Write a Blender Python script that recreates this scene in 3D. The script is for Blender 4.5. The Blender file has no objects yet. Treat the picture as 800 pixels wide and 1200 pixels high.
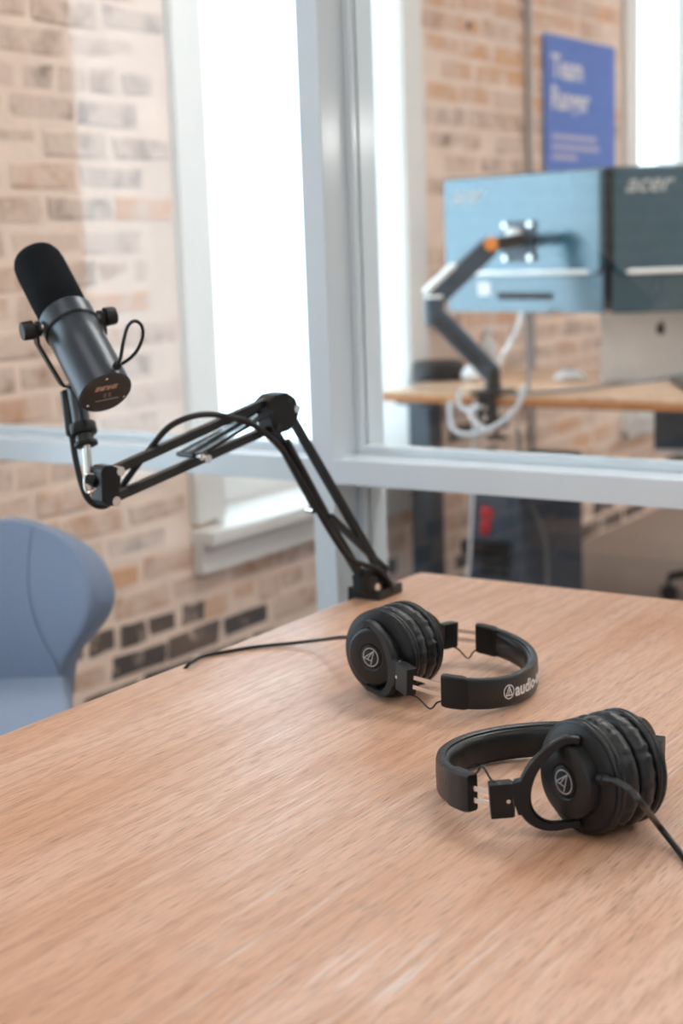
import bpy, bmesh, math, random
from mathutils import Vector, Matrix, Euler
random.seed(7)
scn = bpy.context.scene
col = scn.collection

# ------------------------------------------------------------------ camera
F_PX = 1735.0
PITCH, ROLL, AZ = math.radians(10.274), math.radians(-2.014), math.radians(34.212)
T = 0.74                                   # table top height
CAM = Vector((0, 0, T + 0.45))
_f = Vector((0, math.cos(PITCH), -math.sin(PITCH))); _r = Vector((1, 0, 0)); _u = _r.cross(_f)
_M = Matrix.Rotation(AZ, 3, 'Z')
CR = _M @ (math.cos(ROLL) * _r + math.sin(ROLL) * _u)
CU = _M @ (-math.sin(ROLL) * _r + math.cos(ROLL) * _u)
CF = _M @ _f
cam_data = bpy.data.cameras.new('camera')
cam = bpy.data.objects.new('camera', cam_data); col.objects.link(cam)
cam.matrix_world = Matrix(((CR.x, CU.x, -CF.x, CAM.x), (CR.y, CU.y, -CF.y, CAM.y), (CR.z, CU.z, -CF.z, CAM.z), (0, 0, 0, 1)))
cam_data.sensor_fit = 'VERTICAL'; cam_data.sensor_height = 36.0
cam_data.lens = F_PX / 1200 * 36
cam_data.dof.use_dof = True; cam_data.dof.focus_distance = 1.28; cam_data.dof.aperture_fstop = 5.0
cam_data.clip_start = 0.02
scn.camera = cam

# ------------------------------------------------------------------ world and exposure
SKY = 4.4
ROOM_FILL = 5.0                                  # added fill panels over the meeting table
OFFICE_FILL = 15.5                          # added fill panels over the desks beyond the glass
w = bpy.data.worlds.new('overcast_sky'); scn.world = w; w.use_nodes = True
bg = w.node_tree.nodes['Background']; bg.inputs[0].default_value = (0.70, 0.88, 1.0, 1); bg.inputs[1].default_value = SKY
scn.view_settings.view_transform = 'Standard'; scn.view_settings.look = 'None'
scn.view_settings.gamma = 1.0; scn.view_settings.use_curve_mapping = False
scn.view_settings.exposure = 0.0

# window openings in the brick wall: y0, y1
WX = -2.44                                  # brick wall plane
WINS = [(0.25, 1.205), (3.02, 3.965), (5.79, 6.74)]
WZ0, WZ1 = 0.50, 2.55
CEIL = 3.0
NWINS = [(-2.1, -1.4), (.6, 1.3)]            # windows behind the photographer: x0, x1
NWY = -3.2
for (a, b) in NWINS:
    ld = bpy.data.lights.new('daylight_portal', 'AREA'); ld.shape = 'RECTANGLE'
    ld.size = b - a; ld.size_y = WZ1 - WZ0; ld.cycles.is_portal = True
    lo = bpy.data.objects.new('daylight_portal', ld); col.objects.link(lo)
    lo.location = ((a + b) / 2, NWY - .11, (WZ0 + WZ1) / 2); lo.rotation_euler = (math.pi / 2, 0, 0)
for (a, b) in WINS:
    ld = bpy.data.lights.new('daylight_portal', 'AREA'); ld.shape = 'RECTANGLE'
    ld.size = WZ1 - WZ0; ld.size_y = b - a; ld.cycles.is_portal = True
    lo = bpy.data.objects.new('daylight_portal', ld); col.objects.link(lo)
    lo.location = (WX - 0.27, (a + b) / 2, (WZ0 + WZ1) / 2); lo.rotation_euler = (0, -math.pi / 2, 0)

# ------------------------------------------------------------------ pixel helpers (pixel gives direction; distance from plane or size)
def ray(x, y): return (x - 400) / F_PX * CR - (y - 600) / F_PX * CU + CF
def at(x, y, d): return CAM + d * ray(x, y)
def onz(x, y, z): r = ray(x, y); return CAM + r * ((z - CAM.z) / r.z)
def onx(x, y, X): r = ray(x, y); return CAM + r * ((X - CAM.x) / r.x)
def ony(x, y, Y): r = ray(x, y); return CAM + r * ((Y - CAM.y) / r.y)
def onplane(x, y, p, n): r = ray(x, y); return CAM + r * ((p - CAM).dot(n) / r.dot(n))
def project(p):
    v = Vector(p) - CAM; d = v.dot(CF)
    return 400 + F_PX * v.dot(CR) / d, 600 - F_PX * v.dot(CU) / d, d

# ------------------------------------------------------------------ materials
MATS = {}
def srgb(r, g, b):
    def f(c): c /= 255; return c / 12.92 if c <= .04045 else ((c + .055) / 1.055) ** 2.4
    return (f(r), f(g), f(b), 1)
def mat(name, color, rough=.5, metal=0., noise=0., nscale=40., bump=0., bscale=200., coat=0., spec=.5, emit=None, estr=0., sheen=0.):
    m = bpy.data.materials.new(name); m.use_nodes = True; MATS[name] = m
    nt = m.node_tree; p = nt.nodes['Principled BSDF']
    p.inputs['Base Color'].default_value = color; p.inputs['Roughness'].default_value = rough; p.inputs['Metallic'].default_value = metal
    p.inputs['Specular IOR Level'].default_value = spec
    p.inputs['Coat Weight'].default_value = coat; p.inputs['Coat Roughness'].default_value = .15
    p.inputs['Sheen Weight'].default_value = sheen
    if emit: p.inputs['Emission Color'].default_value = emit; p.inputs['Emission Strength'].default_value = estr
    tc = None
    if noise or bump: tc = nt.nodes.new('ShaderNodeNewGeometry')
    if noise:
        n = nt.nodes.new('ShaderNodeTexNoise'); n.inputs['Scale'].default_value = nscale; n.inputs['Detail'].default_value = 4
        nt.links.new(tc.outputs['Position'], n.inputs['Vector'])
        mx = nt.nodes.new('ShaderNodeMix'); mx.data_type = 'RGBA'
        mx.inputs[6].default_value = tuple(c * (1 - noise) for c in color[:3]) + (1,)
        mx.inputs[7].default_value = tuple(min(1, c * (1 + noise)) for c in color[:3]) + (1,)
        nt.links.new(n.outputs['Fac'], mx.inputs[0]); nt.links.new(mx.outputs[2], p.inputs['Base Color'])
    if bump:
        n2 = nt.nodes.new('ShaderNodeTexNoise'); n2.inputs['Scale'].default_value = bscale; n2.inputs['Detail'].default_value = 3
        nt.links.new(tc.outputs['Position'], n2.inputs['Vector'])
        b = nt.nodes.new('ShaderNodeBump'); b.inputs['Strength'].default_value = bump; b.inputs['Distance'].default_value = .002
        nt.links.new(n2.outputs['Fac'], b.inputs['Height']); nt.links.new(b.outputs['Normal'], p.inputs['Normal'])
    return m

def glass_mat(name, ior=1.5, tint=(.97, .985, .985, 1)):
    m = bpy.data.materials.new(name); m.use_nodes = True; nt = m.node_tree; nt.nodes.clear(); MATS[name] = m
    out = nt.nodes.new('ShaderNodeOutputMaterial'); mix = nt.nodes.new('ShaderNodeMixShader')
    fr = nt.nodes.new('ShaderNodeFresnel'); ge = nt.nodes.new('ShaderNodeNewGeometry')
    mr = nt.nodes.new('ShaderNodeMapRange'); mr.inputs['To Min'].default_value = ior; mr.inputs['To Max'].default_value = 1 / ior   # both faces of the pane meet air
    nt.links.new(ge.outputs['Backfacing'], mr.inputs['Value']); nt.links.new(mr.outputs[0], fr.inputs['IOR'])
    tr = nt.nodes.new('ShaderNodeBsdfTransparent'); tr.inputs[0].default_value = tint
    gl = nt.nodes.new('ShaderNodeBsdfGlossy'); gl.inputs['Roughness'].default_value = 0.0
    nt.links.new(fr.outputs[0], mix.inputs[0]); nt.links.new(tr.outputs[0], mix.inputs[1]); nt.links.new(gl.outputs[0], mix.inputs[2])
    nt.links.new(mix.outputs[0], out.inputs[0]); return m

def wood_mat(name, c_light, c_mid, c_dark, rough=.42, along='Y', scale=1.0, whiten=.55):
    m = bpy.data.materials.new(name); m.use_nodes = True; nt = m.node_tree; MATS[name] = m
    p = nt.nodes['Principled BSDF']; N = nt.nodes.new; L = nt.links.new
    g = N('ShaderNodeNewGeometry')
    def mapped(sx, sy):
        mp = N('ShaderNodeMapping')
        mp.inputs['Scale'].default_value = (sx, sy, 1) if along == 'Y' else (sy, sx, 1)
        L(g.outputs['Position'], mp.inputs['Vector']); return mp
    # broad figure
    m1 = mapped(11 * scale, 2.2 * scale); n1 = N('ShaderNodeTexNoise'); n1.inputs['Scale'].default_value = 1.0; n1.inputs['Detail'].default_value = 5; n1.inputs['Distortion'].default_value = .6
    L(m1.outputs[0], n1.inputs['Vector'])
    # growth rings
    m2 = mapped(1.5 * scale, .16 * scale); wv = N('ShaderNodeTexWave'); wv.bands_direction = 'X' if along == 'Y' else 'Y'
    wv.inputs['Scale'].default_value = 9; wv.inputs['Distortion'].default_value = 18; wv.inputs['Detail'].default_value = 5; wv.inputs['Detail Scale'].default_value = .8; wv.inputs['Detail Roughness'].default_value = .65
    L(m2.outputs[0], wv.inputs['Vector'])
    # pores: fine long streaks
    m3 = mapped(980 * scale, 46 * scale); n3 = N('ShaderNodeTexNoise'); n3.inputs['Scale'].default_value = 1.0; n3.inputs['Detail'].default_value = 3
    L(m3.outputs[0], n3.inputs['Vector'])
    pr = N('ShaderNodeValToRGB'); pr.color_ramp.elements[0].position = .30; pr.color_ramp.elements[1].position = .48
    pr.color_ramp.elements[0].color = (1, 1, 1, 1); pr.color_ramp.elements[1].color = (0, 0, 0, 1)
    L(n3.outputs['Fac'], pr.inputs[0])
    m5 = mapped(330 * scale, 9 * scale); n5 = N('ShaderNodeTexNoise'); n5.inputs['Scale'].default_value = 1.0; n5.inputs['Detail'].default_value = 4
    L(m5.outputs[0], n5.inputs['Vector'])
    r1 = N('ShaderNodeValToRGB'); e = r1.color_ramp.elements; e[0].position = .3; e[0].color = c_mid; e[1].position = .68; e[1].color = c_light
    L(n1.outputs['Fac'], r1.inputs[0])
    mixa = N('ShaderNodeMix'); mixa.data_type = 'RGBA'; mixa.inputs[7].default_value = c_dark
    wr = N('ShaderNodeMapRange'); wr.inputs['From Min'].default_value = .55; wr.inputs['From Max'].default_value = 1.0; wr.inputs['To Max'].default_value = .34
    L(wv.outputs['Fac'], wr.inputs['Value']); L(wr.outputs[0], mixa.inputs[0]); L(r1.outputs[0], mixa.inputs[6])
    mixs = N('ShaderNodeMix'); mixs.data_type = 'RGBA'; mixs.inputs[7].default_value = c_dark
    sr = N('ShaderNodeMapRange'); sr.inputs['From Min'].default_value = .52; sr.inputs['From Max'].default_value = .75; sr.inputs['To Max'].default_value = .36
    L(n5.outputs['Fac'], sr.inputs['Value']); L(sr.outputs[0], mixs.inputs[0]); L(mixa.outputs[2], mixs.inputs[6])
    mixb = N('ShaderNodeMix'); mixb.data_type = 'RGBA'; mixb.inputs[7].default_value = tuple(c * .62 for c in c_dark[:3]) + (1,)
    mm = N('ShaderNodeMath'); mm.operation = 'MULTIPLY'; mm.inputs[1].default_value = .7
    L(pr.outputs[0], mm.inputs[0]); L(mm.outputs[0], mixb.inputs[0]); L(mixs.outputs[2], mixb.inputs[6])
    # limed pores in patches
    n4 = N('ShaderNodeTexNoise'); n4.inputs['Scale'].default_value = 3.0; L(g.outputs['Position'], n4.inputs['Vector'])
    m6 = mapped(260 * scale, 12 * scale); n6 = N('ShaderNodeTexNoise'); n6.inputs['Scale'].default_value = 1.0; L(m6.outputs[0], n6.inputs['Vector'])
    a4 = N('ShaderNodeMapRange'); a4.inputs['From Min'].default_value = .52; a4.inputs['From Max'].default_value = .72; L(n4.outputs['Fac'], a4.inputs['Value'])
    a6 = N('ShaderNodeMapRange'); a6.inputs['From Min'].default_value = .55; a6.inputs['From Max'].default_value = .7; L(n6.outputs['Fac'], a6.inputs['Value'])
    m7 = N('ShaderNodeMath'); m7.operation = 'MULTIPLY'; L(a4.outputs[0], m7.inputs[0]); L(a6.outputs[0], m7.inputs[1])
    m8 = N('ShaderNodeMath'); m8.operation = 'MULTIPLY'; m8.inputs[1].default_value = whiten; L(m7.outputs[0], m8.inputs[0])
    mixc = N('ShaderNodeMix'); mixc.data_type = 'RGBA'; mixc.inputs[7].default_value = (.8, .76, .72, 1)
    L(m8.outputs[0], mixc.inputs[0]); L(mixb.outputs[2], mixc.inputs[6])
    L(mixc.outputs[2], p.inputs['Base Color'])
    p.inputs['Roughness'].default_value = rough
    b = N('ShaderNodeBump'); b.inputs['Strength'].default_value = .35; b.inputs['Distance'].default_value = .0006; b.invert = True
    L(pr.outputs[0], b.inputs['Height']); L(b.outputs['Normal'], p.inputs['Normal'])
    return m

def brick_mat(name, c1, c2, smear=.5):
    m = bpy.data.materials.new(name); m.use_nodes = True; nt = m.node_tree; MATS[name] = m
    p = nt.nodes['Principled BSDF']; N = nt.nodes.new; L = nt.links.new
    g = N('ShaderNodeNewGeometry'); oi = N('ShaderNodeObjectInfo')
    ad = N('ShaderNodeMath'); ad.operation = 'ADD'; L(oi.outputs['Random'], ad.inputs[0]); L(g.outputs['Random Per Island'], ad.inputs[1])
    fr = N('ShaderNodeMath'); fr.operation = 'FRACT'; L(ad.outputs[0], fr.inputs[0])
    mx = N('ShaderNodeMix'); mx.data_type = 'RGBA'; mx.inputs[6].default_value = c1; mx.inputs[7].default_value = c2; L(fr.outputs[0], mx.inputs[0])
    n = N('ShaderNodeTexNoise'); n.inputs['Scale'].default_value = 11; n.inputs['Detail'].default_value = 6; n.inputs['Roughness'].default_value = .65; L(g.outputs['Position'], n.inputs['Vector'])
    r = N('ShaderNodeMapRange'); r.inputs['From Min'].default_value = .62 - .28 * smear; r.inputs['From Max'].default_value = .72 - .2 * smear; r.inputs['To Max'].default_value = .85; L(n.outputs['Fac'], r.inputs['Value'])
    m2 = N('ShaderNodeMix'); m2.data_type = 'RGBA'; m2.inputs[7].default_value = MORTAR; L(r.outputs[0], m2.inputs[0]); L(mx.outputs[2], m2.inputs[6])
    n2 = N('ShaderNodeTexNoise'); n2.inputs['Scale'].default_value = 70; n2.inputs['Detail'].default_value = 4; L(g.outputs['Position'], n2.inputs['Vector'])
    m3 = N('ShaderNodeMix'); m3.data_type = 'RGBA'; m3.blend_type = 'MULTIPLY'; m3.inputs[0].default_value = .5; L(m2.outputs[2], m3.inputs[6]); L(n2.outputs['Color'], m3.inputs[7])
    mg = N('ShaderNodeMix'); mg.data_type = 'RGBA'; mg.inputs[0].default_value = .35; L(m2.outputs[2], mg.inputs[6]); L(m3.outputs[2], mg.inputs[7])
    L(mg.outputs[2], p.inputs['Base Color']); p.inputs['Roughness'].default_value = .9
    b = N('ShaderNodeBump'); b.inputs['Strength'].default_value = .6; b.inputs['Distance'].default_value = .004; L(n2.outputs['Fac'], b.inputs['Height']); L(b.outputs['Normal'], p.inputs['Normal'])
    return m

MORTAR = srgb(240, 215, 199)
mat('mortar', MORTAR, .95, noise=.18, nscale=9, bump=.6, bscale=60)
brick_mat('brick_orange', srgb(236, 182, 140), srgb(228, 186, 154), .65)
brick_mat('brick_tan', srgb(216, 168, 134), srgb(200, 160, 134), 1.0)
brick_mat('brick_grey', srgb(160, 138, 124), srgb(192, 158, 136), 1.0)
brick_mat('brick_dark', srgb(86, 78, 76), srgb(110, 96, 90), .2)
mat('white_paint', (.68, .75, .80, 1), .16, noise=.02, nscale=6)
mat('white_trim', (.82, .81, .79, 1), .4)
mat('wall_white', (.82, .81, .79, 1), .9, noise=.03, nscale=4)
mat('ceiling_white', (.86, .86, .86, 1), .9, noise=.02, nscale=3)
mat('carpet', srgb(140, 124, 115), 1., noise=.25, nscale=160, bump=.8, bscale=500)
glass_mat('glass')
glass_mat('window_glass', 1.3, (.99, .99, .99, 1))
wood_mat('oak', srgb(226, 187, 162), srgb(207, 158, 125), srgb(178, 125, 92), rough=.33)
wood_mat('oak_desk', srgb(240, 204, 172), srgb(226, 182, 144), srgb(200, 146, 104), along='X', rough=.22)
mat('desk_edge', srgb(196, 130, 78), .6, noise=.15, nscale=60)
mat('black_plastic', (.007, .008, .009, 1), .40, spec=.35, bump=.15, bscale=900)
mat('black_soft', (.010, .011, .012, 1), .36, spec=.4, bump=.12, bscale=260)
mat('black_leather', (.006, .008, .010, 1), .32, spec=.5, bump=.35, bscale=420)
mat('black_rubber', (.012, .013, .014, 1), .45, spec=.35)
mat('black_metal', (.014, .016, .017, 1), .32, spec=.45)
mat('mic_body', (.05, .06, .072, 1), .33, metal=.4, bump=.05, bscale=1500)
mat('mic_plate', (.035, .033, .032, 1), .5, noise=.3, nscale=900)
mat('foam', (.007, .009, .011, 1), .9, noise=.6, nscale=700, bump=1., bscale=600, spec=.15)
mat('steel', (.75, .75, .74, 1), .22, metal=1.)
mat('print_white', (.8, .8, .8, 1), .5)
mat('print_grey', (.42, .42, .42, 1), .5)
mat('print_copper', srgb(206, 168, 148), .5)
mat('fabric_grey', srgb(134, 149, 174), .95, noise=.3, nscale=700, bump=.7, bscale=900, sheen=.3)
mat('seam_grey', srgb(132, 146, 172), .95, sheen=.3)
mat('wood_leg', srgb(190, 140, 100), .5, noise=.2, nscale=50)
for _n, _c, _r in (('monitor_back', (.02, .068, .098, 1), .22), ('monitor_lower', (.022, .05, .066, 1), .32)):
    mat(_n, _c, _r, coat=.6, spec=.9); _p = MATS[_n].node_tree.nodes['Principled BSDF']; _p.inputs['IOR'].default_value = 1.8; _p.inputs['Specular Tint'].default_value = (.66, .88, 1., 1)
mat('silver', (.88, .88, .87, 1), .38, metal=.1)
mat('screen_dark', (.02, .02, .025, 1), .2)
mat('teal_metal', srgb(60, 78, 92), .4)
mat('dark_cloth', srgb(78, 88, 102), .9, noise=.3, nscale=30)
mat('poster_blue', srgb(84, 124, 206), .45, noise=.06, nscale=5)
mat('poster_text', srgb(236, 230, 232), .5)
mat('poster_fine', srgb(190, 186, 216), .5)
mat('red_cloth', srgb(190, 50, 60), .8, noise=.2, nscale=50)
mat('white_plastic', (.82, .83, .84, 1), .35)
mat('cable_white', (.78, .8, .83, 1), .4)
mat('cable_grey', (.2, .22, .24, 1), .5)
mat('orange_badge', srgb(224, 140, 60), .5)
mat('conduit', srgb(178, 170, 166), .5, noise=.1, nscale=20)
mat('room_fill_panel', (.9, .9, .9, 1), .5, emit=(1., .95, .90, 1), estr=ROOM_FILL)
mat('office_fill_panel', (.9, .9, .9, 1), .5, emit=(1., .95, .90, 1), estr=OFFICE_FILL)
mat('pendant_tube', (.9, .9, .9, 1), .5, emit=(1., .97, .94, 1), estr=70)
mat('led_blue', (.2, .3, .9, 1), .5, emit=(.3, .45, 1, 1), estr=3)

# ------------------------------------------------------------------ mesh helpers
def link(name, me, m, parent=None, smooth=False):
    o = bpy.data.objects.new(name, me); col.objects.link(o)
    if m is not None:
        me.materials.clear(); me.materials.append(MATS[m])
    if parent is not None: o.parent = parent
    if smooth:
        for p in me.polygons: p.use_smooth = True
    return o
def tag(o, label, cat, group=None, kind=None):
    o['label'] = label; o['category'] = cat
    if group: o['group'] = group
    if kind: o['kind'] = kind
    return o
def empty(name, loc):
    o = bpy.data.objects.new(name, None); col.objects.link(o); o.location = loc; o.empty_display_size = .05
    return o
class MB:
    """collects world-space geometry; build() links it as one mesh object"""
    def __init__(s): s.v = []; s.f = []
    def add(s, vs, fs):
        k = len(s.v); s.v += [Vector(v) for v in vs]; s.f += [tuple(i + k for i in f) for f in fs]; return s
    def box(s, c, size, ax=None):
        c = Vector(c); h = Vector(size) / 2
        ax = ax or (Vector((1, 0, 0)), Vector((0, 1, 0)), Vector((0, 0, 1)))
        vs = [c + ax[0] * h.x * i + ax[1] * h.y * j + ax[2] * h.z * k for i in (-1, 1) for j in (-1, 1) for k in (-1, 1)]
        return s.add(vs, [(0, 1, 3, 2), (4, 6, 7, 5), (0, 4, 5, 1), (2, 3, 7, 6), (0, 2, 6, 4), (1, 5, 7, 3)])
    def bar(s, a, b, wd, ht, up=None):
        a = Vector(a); b = Vector(b); x = (b - a).normalized(); up = Vector(up) if up else Vector((0, 0, 1))
        y = up.cross(x).normalized(); z = x.cross(y)
        return s.box((a + b) / 2, ((b - a).length, wd, ht), (x, y, z))
    def tube(s, pts, r, n=10, caps=True):
        pts = [Vector(p) for p in pts]; rings = []
        t0 = (pts[1] - pts[0]).normalized(); ref = Vector((0, 0, 1)) if abs(t0.z) < .9 else Vector((1, 0, 0))
        nrm = t0.cross(ref).normalized()
        for i, p in enumerate(pts):
            t = (pts[min(i + 1, len(pts) - 1)] - pts[max(i - 1, 0)]).normalized()
            nrm = (nrm - t * nrm.dot(t)).normalized(); bi = t.cross(nrm)
            rr = r[i] if isinstance(r, (list, tuple)) else r
            rings.append([p + (nrm * math.cos(q) + bi * math.sin(q)) * rr for q in [2 * math.pi * j / n for j in range(n)]])
        return s.loft(rings, True, caps)
    def loft(s, rings, closed=True, caps=True):
        k = len(s.v); n = len(rings[0])
        for r in rings: s.v += [Vector(p) for p in r]
        for i in range(len(rings) - 1):
            for j in range(n if closed else n - 1):
                j2 = (j + 1) % n; s.f.append((k + i * n + j, k + i * n + j2, k + (i + 1) * n + j2, k + (i + 1) * n + j))
        if caps and closed:
            s.f.append(tuple(k + j for j in reversed(range(n)))); s.f.append(tuple(k + (len(rings) - 1) * n + j for j in range(n)))
        return s
    def lathe(s, c, axis, prof, n=48, xref=None, fn=None, caps=True):
        """prof: (t along axis, radius)"""
        c = Vector(c); a = Vector(axis).normalized()
        x = Vector(xref) if xref is not None else (Vector((0, 0, 1)) if abs(a.z) < .9 else Vector((1, 0, 0)))
        x = (x - a * x.dot(a)).normalized(); y = a.cross(x)
        rings = []
        for i, (t, r) in enumerate(prof):
            ring = []
            for j in range(n):
                q = 2 * math.pi * j / n; rr = r + (fn(i, q) if fn else 0)
                ring.append(c + a * t + (x * math.cos(q) + y * math.sin(q)) * rr)
            rings.append(ring)
        return s.loft(rings, True, caps)
    def extrude(s, pts, d):
        """polygon pts extruded by vector d (centred)"""
        d = Vector(d) / 2; n = len(pts); pts = [Vector(p) for p in pts]
        return s.add([p - d for p in pts] + [p + d for p in pts],
                     [tuple(reversed(range(n))), tuple(range(n, 2 * n))] + [(i, (i + 1) % n, n + (i + 1) % n, n + i) for i in range(n)])
    def build(s, name, m, parent=None, smooth=False, bevel=0, seg=2, subsurf=0, solid=0, autos=None):
        org = s.v[0].copy() if False else Vector((0, 0, 0))
        if parent is None:                                   # origin at the base centre of the thing
            xs = [v.x for v in s.v]; ys = [v.y for v in s.v]; zs = [v.z for v in s.v]
            org = Vector(((min(xs) + max(xs)) / 2, (min(ys) + max(ys)) / 2, min(zs)))
        else:
            pw = parent; org = Vector((0, 0, 0))
            while pw is not None: org += Vector(pw.location); pw = pw.parent
        me = bpy.data.meshes.new(name); me.from_pydata([v - org for v in s.v], [], s.f)
        bm = bmesh.new(); bm.from_mesh(me); bmesh.ops.recalc_face_normals(bm, faces=bm.faces)
        if bevel:
            es = [e for e in bm.edges if len(e.link_faces) == 2 and e.calc_face_angle(0) > .6]
            bmesh.ops.bevel(bm, geom=es, offset=bevel, segments=seg, affect='EDGES', profile=.7, clamp_overlap=True)
        bm.to_mesh(me); bm.free(); me.update()
        o = link(name, me, m, parent, smooth or bevel > 0)
        if parent is None: o.location = org
        if solid:
            sm = o.modifiers.new('thickness', 'SOLIDIFY'); sm.thickness = solid; sm.offset = -1
        if subsurf:
            ss = o.modifiers.new('smooth', 'SUBSURF'); ss.levels = subsurf; ss.render_levels = subsurf
        if (smooth or bevel) and not subsurf:
            for p in me.polygons: p.use_smooth = True
            try: me.set_sharp_from_angle(angle=autos if autos else .7)
            except Exception: pass
        if bevel and not subsurf:
            wn = o.modifiers.new('flat_faces', 'WEIGHTED_NORMAL'); wn.keep_sharp = True; wn.weight = 100
        return o
def spline(pts, n=8):
    """Catmull-Rom through pts"""
    pts = [Vector(p) for p in pts]; out = []
    P = [pts[0] * 2 - pts[1]] + pts + [pts[-1] * 2 - pts[-2]]
    for i in range(1, len(P) - 2):
        p0, p1, p2, p3 = P[i - 1:i + 3]
        for k in range(n):
            t = k / n
            out.append(.5 * ((2 * p1) + (p2 - p0) * t + (2 * p0 - 5 * p1 + 4 * p2 - p3) * t * t + (3 * p1 - p0 - 3 * p2 + p3) * t ** 3))
    out.append(pts[-1]); return out
def text_mesh(body, size, extrude=.0003, bold=0., spacing=1.):
    cu = bpy.data.curves.new('lettering', 'FONT'); cu.body = body; cu.size = size; cu.extrude = extrude; cu.offset = bold
    cu.align_x = 'LEFT'; cu.align_y = 'BOTTOM_BASELINE' if False else 'BOTTOM'; cu.space_character = spacing; cu.resolution_u = 3
    o = bpy.data.objects.new('lettering', cu); col.objects.link(o)
    dg = bpy.context.evaluated_depsgraph_get(); dg.update()
    me = bpy.data.meshes.new_from_object(o.evaluated_get(dg)); bpy.data.objects.remove(o); bpy.data.curves.remove(cu)
    me.name = 'lettering'; return [v.co.copy() for v in me.vertices], [tuple(p.vertices) for p in me.polygons], me
def text_on(body, size, origin, xdir, ydir, m, parent, name='lettering', bold=0., shear=0., fn=None, center=False, spacing=1., width=None):
    vs, fs, me = text_mesh(body, size, .0003, bold, spacing)
    x0 = min(v.x for v in vs); x1 = max(v.x for v in vs); y0 = min(v.y for v in vs)
    k = (width / (x1 - x0)) if width else 1.
    xd = Vector(xdir).normalized(); yd = Vector(ydir).normalized(); zd = xd.cross(yd)
    mb = MB(); out = []
    for v in vs:
        x = (v.x - x0) * k - ((x1 - x0) * k / 2 if center else 0); y = (v.y - y0) * k; x += shear * y
        out.append(fn(x, y, v.z) if fn else Vector(origin) + xd * x + yd * y + zd * v.z)
    mb.add(out, fs); return mb.build(name, m, parent)

# ================================================================== THE SETTING
def struct(o, label, cat): return tag(o, label, cat, kind='structure')
X1, Y0, Y1 = 3.6, -3.2, 8.6
struct(MB().box(((WX - .3 + X1) / 2, (Y0 + Y1) / 2, -.05), (X1 - WX + .3, Y1 - Y0, .1)).build('floor', 'carpet'), 'grey brown carpet floor', 'floor')
struct(MB().box(((WX - .3 + X1) / 2, (Y0 + Y1) / 2, CEIL + .05), (X1 - WX + .3, Y1 - Y0, .1)).build('ceiling', 'ceiling_white'), 'plain white ceiling over both rooms', 'ceiling')
struct(MB().box((X1 + .05, (Y0 + Y1) / 2, CEIL / 2), (.1, Y1 - Y0, CEIL)).build('wall_right', 'wall_white'), 'plain white wall facing the brick window wall', 'wall')
struct(MB().box(((WX + X1) / 2, Y1 + .05, CEIL / 2), (X1 - WX, .1, CEIL)).build('wall_far', 'wall_white'), 'plain white wall behind the far desk', 'wall')
nb = MB(); xe = [WX] + [q for ab in NWINS for q in ab] + [X1]
def nblock(x0, x1, z0, z1): nb.box(((x0 + x1) / 2, Y0 - .05, (z0 + z1) / 2), (x1 - x0, .1, z1 - z0))
for i in range(0, len(xe), 2): nblock(xe[i], xe[i + 1], 0, CEIL)
for a, b in NWINS: nblock(a, b, 0, WZ0); nblock(a, b, WZ1, CEIL)
struct(nb.build('wall_near', 'wall_white'), 'plain white wall with two wide windows facing the partition', 'wall')
for i, (a, b) in enumerate(NWINS):
    r = empty('window_%d' % (4 + i), ((a + b) / 2, Y0, 0)); struct(r, ('wide white framed window nearest the brick wall in the plain wall', 'wide white framed window farther from the brick wall in the plain wall')[i], 'window')
    for x0, x1, z0, z1 in ((a, a + .05, WZ0, WZ1), (b - .05, b, WZ0, WZ1), (a + .05, b - .05, WZ0, WZ0 + .05), (a + .05, b - .05, WZ1 - .05, WZ1), ((a + b) / 2 - .025, (a + b) / 2 + .025, WZ0 + .05, WZ1 - .05)):
        MB().box(((x0 + x1) / 2, Y0 - .05, (z0 + z1) / 2), (x1 - x0, .07, z1 - z0)).build('frame', 'white_trim', r)
    for x0, x1 in ((a + .05, (a + b) / 2 - .025), ((a + b) / 2 + .025, b - .05)):
        MB().box(((x0 + x1) / 2, Y0 - .05, (WZ0 + WZ1) / 2), (x1 - x0, .006, WZ1 - WZ0 - .1)).build('pane', 'window_glass', r)

# brick wall: mortar body with three openings, bricks proud of it
wb = MB(); mx = WX - .0015; th = .30
def wblock(y0, y1, z0, z1): wb.box((mx - th / 2, (y0 + y1) / 2, (z0 + z1) / 2), (th, y1 - y0, z1 - z0))
OW = [(a - .03, b + .03) for a, b in WINS]; oz0, oz1 = WZ0 - .06, WZ1 + .03
edges = [Y0] + [q for ab in OW for q in ab] + [Y1]
for i in range(0, len(edges), 2): wblock(edges[i], edges[i + 1], 0, CEIL)
for a, b in OW: wblock(a, b, 0, oz0); wblock(a, b, oz1, CEIL)
wall = struct(wb.build('wall_left', 'mortar'), 'old brick wall with tall windows and smeared pinkish mortar', 'wall')
BL, BH, PL, PH = .206, .058, .224, .0735
def brick_mesh(L, H, k):
    rnd = random.Random(k); d = .012
    bm = bmesh.new(); bmesh.ops.create_cube(bm, size=1)
    for v in bm.verts:
        v.co = Vector((v.co.x * d, v.co.y * L, v.co.z * H))
    bmesh.ops.bevel(bm, geom=[e for e in bm.edges if all(v.co.x > 0 for v in e.verts)], offset=.005, segments=1, affect='EDGES')
    for v in bm.verts:
        if v.co.x > 0: v.co += Vector((rnd.uniform(-.002, .002), rnd.uniform(-.011, .011), rnd.uniform(-.006, .006)))
    me = bpy.data.meshes.new('brick'); bm.to_mesh(me); bm.free(); return me
variants = {}
def variant(key, mname):
    k = (key, mname)
    if k not in variants:
        L = BL if key[0] == 'f' else BL / 2 - .006
        me = brick_mesh(L, BH, hash(key[1]) + 11); me.materials.append(MATS[mname]); variants[k] = me
    return variants[k]
rb = random.Random(21)
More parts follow.
